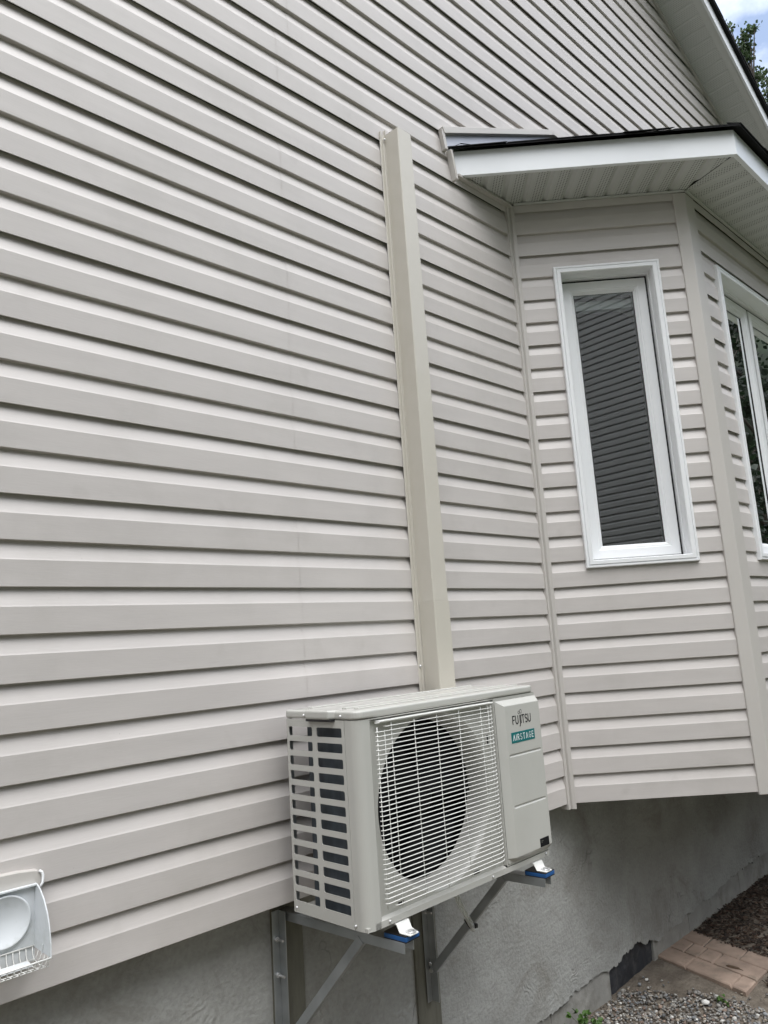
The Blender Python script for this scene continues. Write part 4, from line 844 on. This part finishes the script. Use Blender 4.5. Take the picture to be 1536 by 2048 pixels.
slab('paving_slab', 0.0, 1.0, 0.0, 1.0, [((0, .49), (1, .49)), ((.353, 0), (.353, 1)), ((.855, 0), (.855, .49)), ((.188, .49), (.188, 1)), ((.53, .49), (.53, 1))], 'reddish brick patterned slab nearest the gravel, a wood chip lying on it')
slab('paving_slab', 0.02, 1.62, 1.006, 1.50, [((.30, 1.0), (.30, 1.5)), ((.70, 1.0), (.70, 1.5)), ((1.2, 1.0), (1.2, 1.5))], 'reddish brick patterned slab against the dark mulch, running out of the picture', 0.001)
b = MB(); c_ = PA + e1 * 0.74 + e2 * 0.62; dd = (e1 + e2 * 0.35).normalized(); pr_ = Vector((-dd.y, dd.x, 0))
vs = []
for t, wd, hh in ((-0.036, .004, .003), (-0.028, .009, .006), (0.0, .010, .007), (0.02, .008, .006), (0.028, .003, .003), (0.044, .002, .002)):
    p = c_ + dd * t + pr_ * 0.002 * math.sin(t * 90); vs += [p - pr_ * wd + Vector((0,0,.001)), p + pr_ * wd + Vector((0,0,.001)), p + pr_ * wd * .6 + Vector((0,0,hh)), p - pr_ * wd * .6 + Vector((0,0,hh))]
b.add(vs, [(i*4+j, i*4+(j+1)%4, (i+1)*4+(j+1)%4, (i+1)*4+j) for i in range(5) for j in range(4)] + [(0,1,2,3), (20,21,22,23)])
tag(b.build('wood_chip', M['chip']), 'brown chip of wood lying on the paving slab', 'wood chip')

# ------------------------------------------------------------------ gravel, mulch
ICO = None
def ico():
    bm = bmesh.new(); bmesh.ops.create_icosphere(bm, subdivisions=1, radius=1); v = [x.co.copy() for x in bm.verts]; f = [[q.index for q in x.verts] for x in bm.faces]; bm.free(); return v, f
IV, IF = ico(); random.seed(21)
g = MB(); cols = []
pal = [(0.25,0.24,0.22),(0.17,0.165,0.155),(0.30,0.285,0.26),(0.20,0.18,0.155),(0.10,0.10,0.10),(0.26,0.22,0.175),(0.42,0.41,0.385),(0.18,0.185,0.19),(0.20,0.145,0.115),(0.13,0.115,0.10),(0.15,0.14,0.13)]
cnt = 0
while cnt < 15500:
    x = random.uniform(1.5, 3.6); y = random.uniform(-1.3, 0.098)
    lim = 2.90 + 0.10 * noise.noise((y * 4, 0, 1)) + (0.10 if y < -0.15 else 0) - 0.10 * max(0, y)
    if x > lim:
        if random.random() > 0.10 * math.exp(-(x - lim) / 0.16): continue
        if x > 3.02 + max(0, -y - .2) * 0.6 : continue
    cnt += 1; r = random.uniform(0.003, 0.0078) * (1.5 if random.random() < .10 else 1)
    sq = Vector((random.uniform(.8, 1.5), random.uniform(.7, 1.1), random.uniform(.5, .8))); rz_ = random.uniform(0, 6.28); tx = random.uniform(-.5, .5); Rm = Matrix.Rotation(rz_, 3, 'Z') @ Matrix.Rotation(tx, 3, 'X')
    c = Vector((x, y, gz(x, y) + r * random.uniform(0.1, 0.9) + 0.004)); sd_ = random.random() * 50
    g.add([c + Rm @ Vector((v.x * sq.x, v.y * sq.y, v.z * sq.z)) * r * (1 + 0.22 * noise.noise((v.x * 1.6 + sd_, v.y * 1.6, v.z * 1.6))) for v in IV], IF)
    q = random.choice(pal); f_ = random.uniform(.75, 1.2) * (1.5 if random.random() < .05 else 1); cols += [(q[0]*f_, q[1]*f_, q[2]*f_)] * len(IF)
gv = g.build('gravel', M['pebble'], smooth=True, recalc=False); set_tint(gv, cols); tag(gv, 'mixed grey and tan pebbles along the foundation', 'gravel', kind='stuff')
g = MB(); cols = []; random.seed(4)
for _ in range(17000):
    x = random.uniform(3.2, 6.2); y = random.uniform(-1.0, 0.10)
    if PA.y - 0.5 < y and x < 3.58 - 0.27 * (0.11 - y): continue
    l, wd = random.uniform(0.004, 0.016), random.uniform(0.002, 0.006); a = random.uniform(0, 6.28); d = Vector((math.cos(a), math.sin(a), random.uniform(-.35, .35))); s_ = Vector((-math.sin(a), math.cos(a), random.uniform(-.4, .4)))
    c = Vector((x, y, gz(x, y) + random.uniform(0.002, 0.014))); t3 = Vector((0, 0, 0.003))
    g.add([c - d*l - s_*wd, c + d*l - s_*wd*.6, c + d*l*.9 + s_*wd*.7, c - d*l + s_*wd, c - d*l*.9 + t3, c + d*l*.9 + t3], [(0,1,5,4),(1,2,5),(2,3,4,5),(3,0,4)])
    q = random.choice([(0.036,0.020,0.013),(0.024,0.015,0.011),(0.055,0.029,0.018),(0.017,0.012,0.009),(0.075,0.05,0.034)]); cols += [q] * 4
mu_ = g.build('bark_mulch', M['mulch'], recalc=False); set_tint(mu_, cols); tag(mu_, 'dark brown bark mulch between the paving slabs and the foundation', 'mulch', kind='stuff')
# a bright flat stone and two bits lying on the soil
def stone(loc, r, sq, lab, m=M['shell']):
    mb = MB(); sd_ = random.random() * 9; mb.add([Vector((v.x * sq[0], v.y * sq[1], v.z * sq[2])) * r * (1 + .25 * noise.noise((v.x + sd_, v.y, v.z))) for v in IV], IF); o = mb.build('stone', m, loc=loc, smooth=True); tag(o, lab, 'stone', 'pale stones on the ground'); return o
stone((2.925, -0.245, gz(2.92, -.2) + 0.014), 0.019, (1, 1.1, .55), 'bright white flat stone lying on the gravel')
stone((2.985, 0.055, gz(2.98, .05) + 0.006), 0.010, (1.3, .8, .5), 'small pale stone on the bare soil beside the tar patch')

# ------------------------------------------------------------------ plants
def leafmesh(mb, cols, p, size, nrm, up_, col, lobes=0):
    a = nrm.cross(up_).normalized()
    if a.length < .1: a = Vector((1, 0, 0))
    u = up_ * size; s_ = a * size * 0.42; bend = nrm * size * 0.10
    mb.add([p, p + u * 0.35 + s_ * 1.0 + bend, p + u * 0.75 + s_ * 0.7 + bend, p + u, p + u * 0.75 - s_ * 0.7 + bend, p + u * 0.35 - s_ * 1.0 + bend], [(0,1,2,3), (0,3,4,5)]); cols += [col] * 2
def rv(): 
    while True:
        v = Vector((random.uniform(-1,1), random.uniform(-1,1), random.uniform(-1,1)))
        if 0.05 < v.length < 1: return v.normalized()
def weed(loc, n, size, h, lab, seed):
    random.seed(seed); root = empty('weed', loc); tag(root, lab, 'weed', 'small weeds by the foundation')
    st = MB(); lf = MB(); cols = []
    for i in range(n):
        a = random.uniform(0, 6.28); r = random.uniform(0.2, 1) * h * 0.7; tip = Vector((math.cos(a) * r, math.sin(a) * r, h * random.uniform(0.35, 1)))
        st.tube([(0, 0, 0), (tip.x * .4, tip.y * .4, tip.z * .7), tuple(tip)], [0.0014, 0.001, 0.0007], 5)
        for _ in range(5):
            d = (Vector((math.cos(a), math.sin(a), 0.3)) + rv() * 0.9).normalized(); q = random.uniform(.7, 1.2); leafmesh(lf, cols, tip, size * random.uniform(.6, 1.1), (Vector((0, 0, 1)) + rv() * .5).normalized(), d, (0.085*q, 0.17*q, 0.035*q))
    st.build('stem', M['leaf'], root); root.children[0] if root.children else None
    o = lf.build('foliage', M['leaf'], root, recalc=False); set_tint(o, cols)
    s_o = [c for c in bpy.data.objects if c.parent == root and c.name.startswith('stem')][0]; set_tint(s_o, [(0.10, 0.13, 0.05)] * len(s_o.data.polygons))
weed((2.385, 0.02, -0.905), 16, 0.026, 0.10, 'bright green lobed weed growing against the foundation', 2)
weed((2.40, -0.06, -0.905), 9, 0.020, 0.055, 'low green weed in front of the taller one by the foundation', 3)
weed((2.965, -0.30, -0.90), 8, 0.016, 0.035, 'tiny green sprig growing in the gravel near the slab', 5)

def tree(name, base, h, blobs, trunk_r, lab, cat, group, seed, leaf=0.07, cols0=(0.05, 0.085, 0.03)):
    """trunk with limbs reaching to every leaf clump; blobs = (dx, dy, z, radius, leaves)"""
    random.seed(seed); root = empty(name, base); tag(root, lab, cat, group)
    tk = MB(); zs_ = [0, h * .2, h * .45, h * .7, h * .86]; pts = [Vector((0.12 * math.sin(z_), 0.1 * math.cos(z_ * 1.3) - .1, z_)) for z_ in zs_]
    tk.tube(pts, [trunk_r, trunk_r * .8, trunk_r * .6, trunk_r * .3, trunk_r * .06], 10)
    lf = MB(); cols = []
    for dx, dy, z_, r, n in blobs:
        c = Vector((dx, dy, z_)); zz = max(h * .15, min(h * .84, z_ - 0.6 * math.hypot(dx, dy) - r * 0.5)); st_ = Vector((0.12 * math.sin(zz), 0.1 * math.cos(zz * 1.3) - .1, zz)); mid = st_.lerp(c, .55) + Vector((0, 0, -.08 * r))
        tk.tube([st_, mid, c, c + Vector((0, 0, r * .7))], [trunk_r * .2, trunk_r * .12, trunk_r * .06, trunk_r * .03], 6)
        tw = []
        for _ in range(max(3, n // 45)):
            d = rv(); e_ = c + Vector((d.x, d.y, d.z * 1.15)) * r * random.uniform(.6, 1.05); tk.tube([c + d * r * .1, e_], [trunk_r * .06, trunk_r * .02], 4); tw.append((c, e_))
        for _ in range(n):
            if random.random() < .72 and tw: a, e_ = random.choice(tw); p = a.lerp(e_, random.uniform(.25, 1.08)) + rv() * leaf * random.uniform(.3, 1.8)
            else: d = rv(); p = c + d * r * random.uniform(.2, 1.0)
            q = random.uniform(.55, 1.35); leafmesh(lf, cols, p, leaf * random.uniform(.6, 1.15), rv(), (rv() + Vector((0, 0, -.35))).normalized(), (cols0[0]*q, cols0[1]*q, cols0[2]*q))
    tk.build('trunk', M['bark'], root, smooth=True); o = lf.build('crown', M['leaf'], root, recalc=False); set_tint(o, cols); return root
gb = -0.85
# broad-leaved tree beyond the far corner of the house, thin top shoots above a fuller crown
tree('leafy_tree', (13.0, 1.75, gb), 12.6,
     [(0.0, .13, 12.21, .12, 34), (0.0, -.17, 11.97, .15, 80), (0, -.06, 11.79, .16, 90), (.02, .05, 11.75, .12, 30), (0, -.09, 11.57, .18, 120), (-.02, 0.0, 11.42, .16, 90), (0, -.25, 11.99, .09, 16), (.02, -.01, 11.96, .11, 40), (.2, -.1, 11.1, .3, 120), (-.35, .5, 11.0, .3, 120), (.1, .1, 10.2, .55, 260), (-.5, .7, 10.2, .5, 200), (.7, -.6, 9.6, .8, 420), (-.9, .4, 9.2, .8, 420), (.5, .9, 8.9, .9, 420), (.9, -1.0, 8.3, 1.0, 420), (-1.0, -.6, 7.7, 1.1, 420), (.2, 1.1, 7.2, 1.1, 420), (0, 0, 6.2, 1.3, 420)],
     0.11, 'slender leafy tree behind the roof edge with thin shoots against the sky', 'tree', 'trees beyond the house', 31)
tree('leafy_tree', (14.5, 1.05, gb), 12.2,
     [(0.0, .88, 12.06, .13, 34), (0.0, .79, 11.85, .18, 80), (0, .86, 11.64, .20, 110), (.02, .78, 11.40, .26, 170), (0, .66, 11.65, .22, 120), (.1, .5, 11.9, .28, 150), (.3, .2, 11.6, .4, 240), (.2, -.2, 10.8, .7, 420), (.9, -.9, 10.6, .7, 420), (-.8, .5, 9.8, .8, 420), (.6, .6, 9.4, 1.0, 480), (1.2, -1.3, 8.9, 1.0, 480), (-.6, -1.0, 8.2, 1.1, 480), (.3, 1.1, 7.6, 1.2, 480), (0, 0, 6.4, 1.4, 480)],
     0.16, 'denser dark green tree cut by the right edge of the photo, beside the slender one', 'tree', 'trees beyond the house', 32)
# trees across the yard, mirrored in the wide window
for i, (x, y, h, s_) in enumerate(((13.5, -3.6, 8.5, 41), (15.5, -6.2, 9.5, 42), (12.5, -7.8, 8.0, 43), (17.5, -3.0, 10.0, 44), (16.0, -9.8, 9.0, 45))):
    random.seed(s_); bl_ = []
    for k in range(15):
        z_ = h * (0.16 + 0.78 * k / 14); rad = h * 0.20 * (1 - 0.75 * k / 14) + .35; a = random.uniform(0, 6.28); bl_.append((math.cos(a) * rad * .6, math.sin(a) * rad * .6, z_, rad * .95, 330))
    tree('yard_tree', (x, y, gb), h, bl_, 0.2, 'dark tree across the yard, seen only mirrored in the wide bay window', 'tree', 'trees mirrored in the window', s_, leaf=0.13, cols0=(0.011, 0.021, 0.010))

# ------------------------------------------------------------------ neighbour's house across the yard (mirrored in the narrow window)
nh = tag(empty('neighbour_house', (-2.0, -8.2, gb)), 'grey sided house across the yard, seen only mirrored in the narrow window', 'house')
b = MB()
for k in range(0, 72):
    z = k * 0.1143; b.add([(-7, 0, z), (6, 0, z), (6, 0, z + 0.07), (-7, 0, z + 0.07), (-7, -0.034, z + 0.1143), (6, -0.034, z + 0.1143)], [(0,1,2,3), (3,2,5,4), ]); b.add([(-7, 0, z), (6, 0, z), (6, -0.034, z), (-7, -0.034, z)], [(0,3,2,1)])
b.build('siding_wall', mat('grey_siding', (0.42, 0.42, 0.41), 0.5), nh)
b = MB(); b.box(-7, 6, -6.5, -0.05, 0, 8.2); b.build('wall_core', M['dark'], nh)
b = MB(); b.prism([(-7.4, 0.3, 8.15), (-7.4, -3.2, 9.6), (-7.4, -6.9, 8.15), (-7.4, -6.9, 8.3), (-7.4, -3.2, 9.8), (-7.4, 0.3, 8.3)], (13.8, 0, 0)); b.build('roof', M['shingle'], nh)
# ------------------------------------------------------------------ unseen ring of foliage, added to block low light from the horizon
b = MB(); random.seed(77)
for ring, (rad, hh) in enumerate(((24, 9.5), (29, 12.5))):
    n = 150; m_ = 9; vs = []
    for i in range(n + 1):
        a = 2 * math.pi * i / n
        for j in range(m_ + 1):
            t = j / m_; rr = rad + 1.6 * noise.noise((math.cos(a) * 7, math.sin(a) * 7, t * 4 + ring)) - 2.2 * math.sin(t * math.pi * .9); top = hh * (1 + 0.28 * noise.noise((math.cos(a) * 6, math.sin(a) * 6, ring * 9.0)) + 0.12 * noise.noise((math.cos(a) * 21, math.sin(a) * 21, 3)))
            vs.append((2 + rr * math.cos(a), 2 + rr * math.sin(a), gb - .2 + top * t))
    b.add(vs, [(i*(m_+1)+j, (i+1)*(m_+1)+j, (i+1)*(m_+1)+j+1, i*(m_+1)+j+1) for i in range(n) for j in range(m_)])
wd_ = b.build('woods_screen', mat('screen_foliage', (0.014, 0.022, 0.011), 0.9, var=0.6, vscale=1.6, bump=1.0, bscale=3), smooth=True); tag(wd_, 'unseen ring of dark green foliage added round the yard to block low skylight', 'woods_screen', kind='stuff')
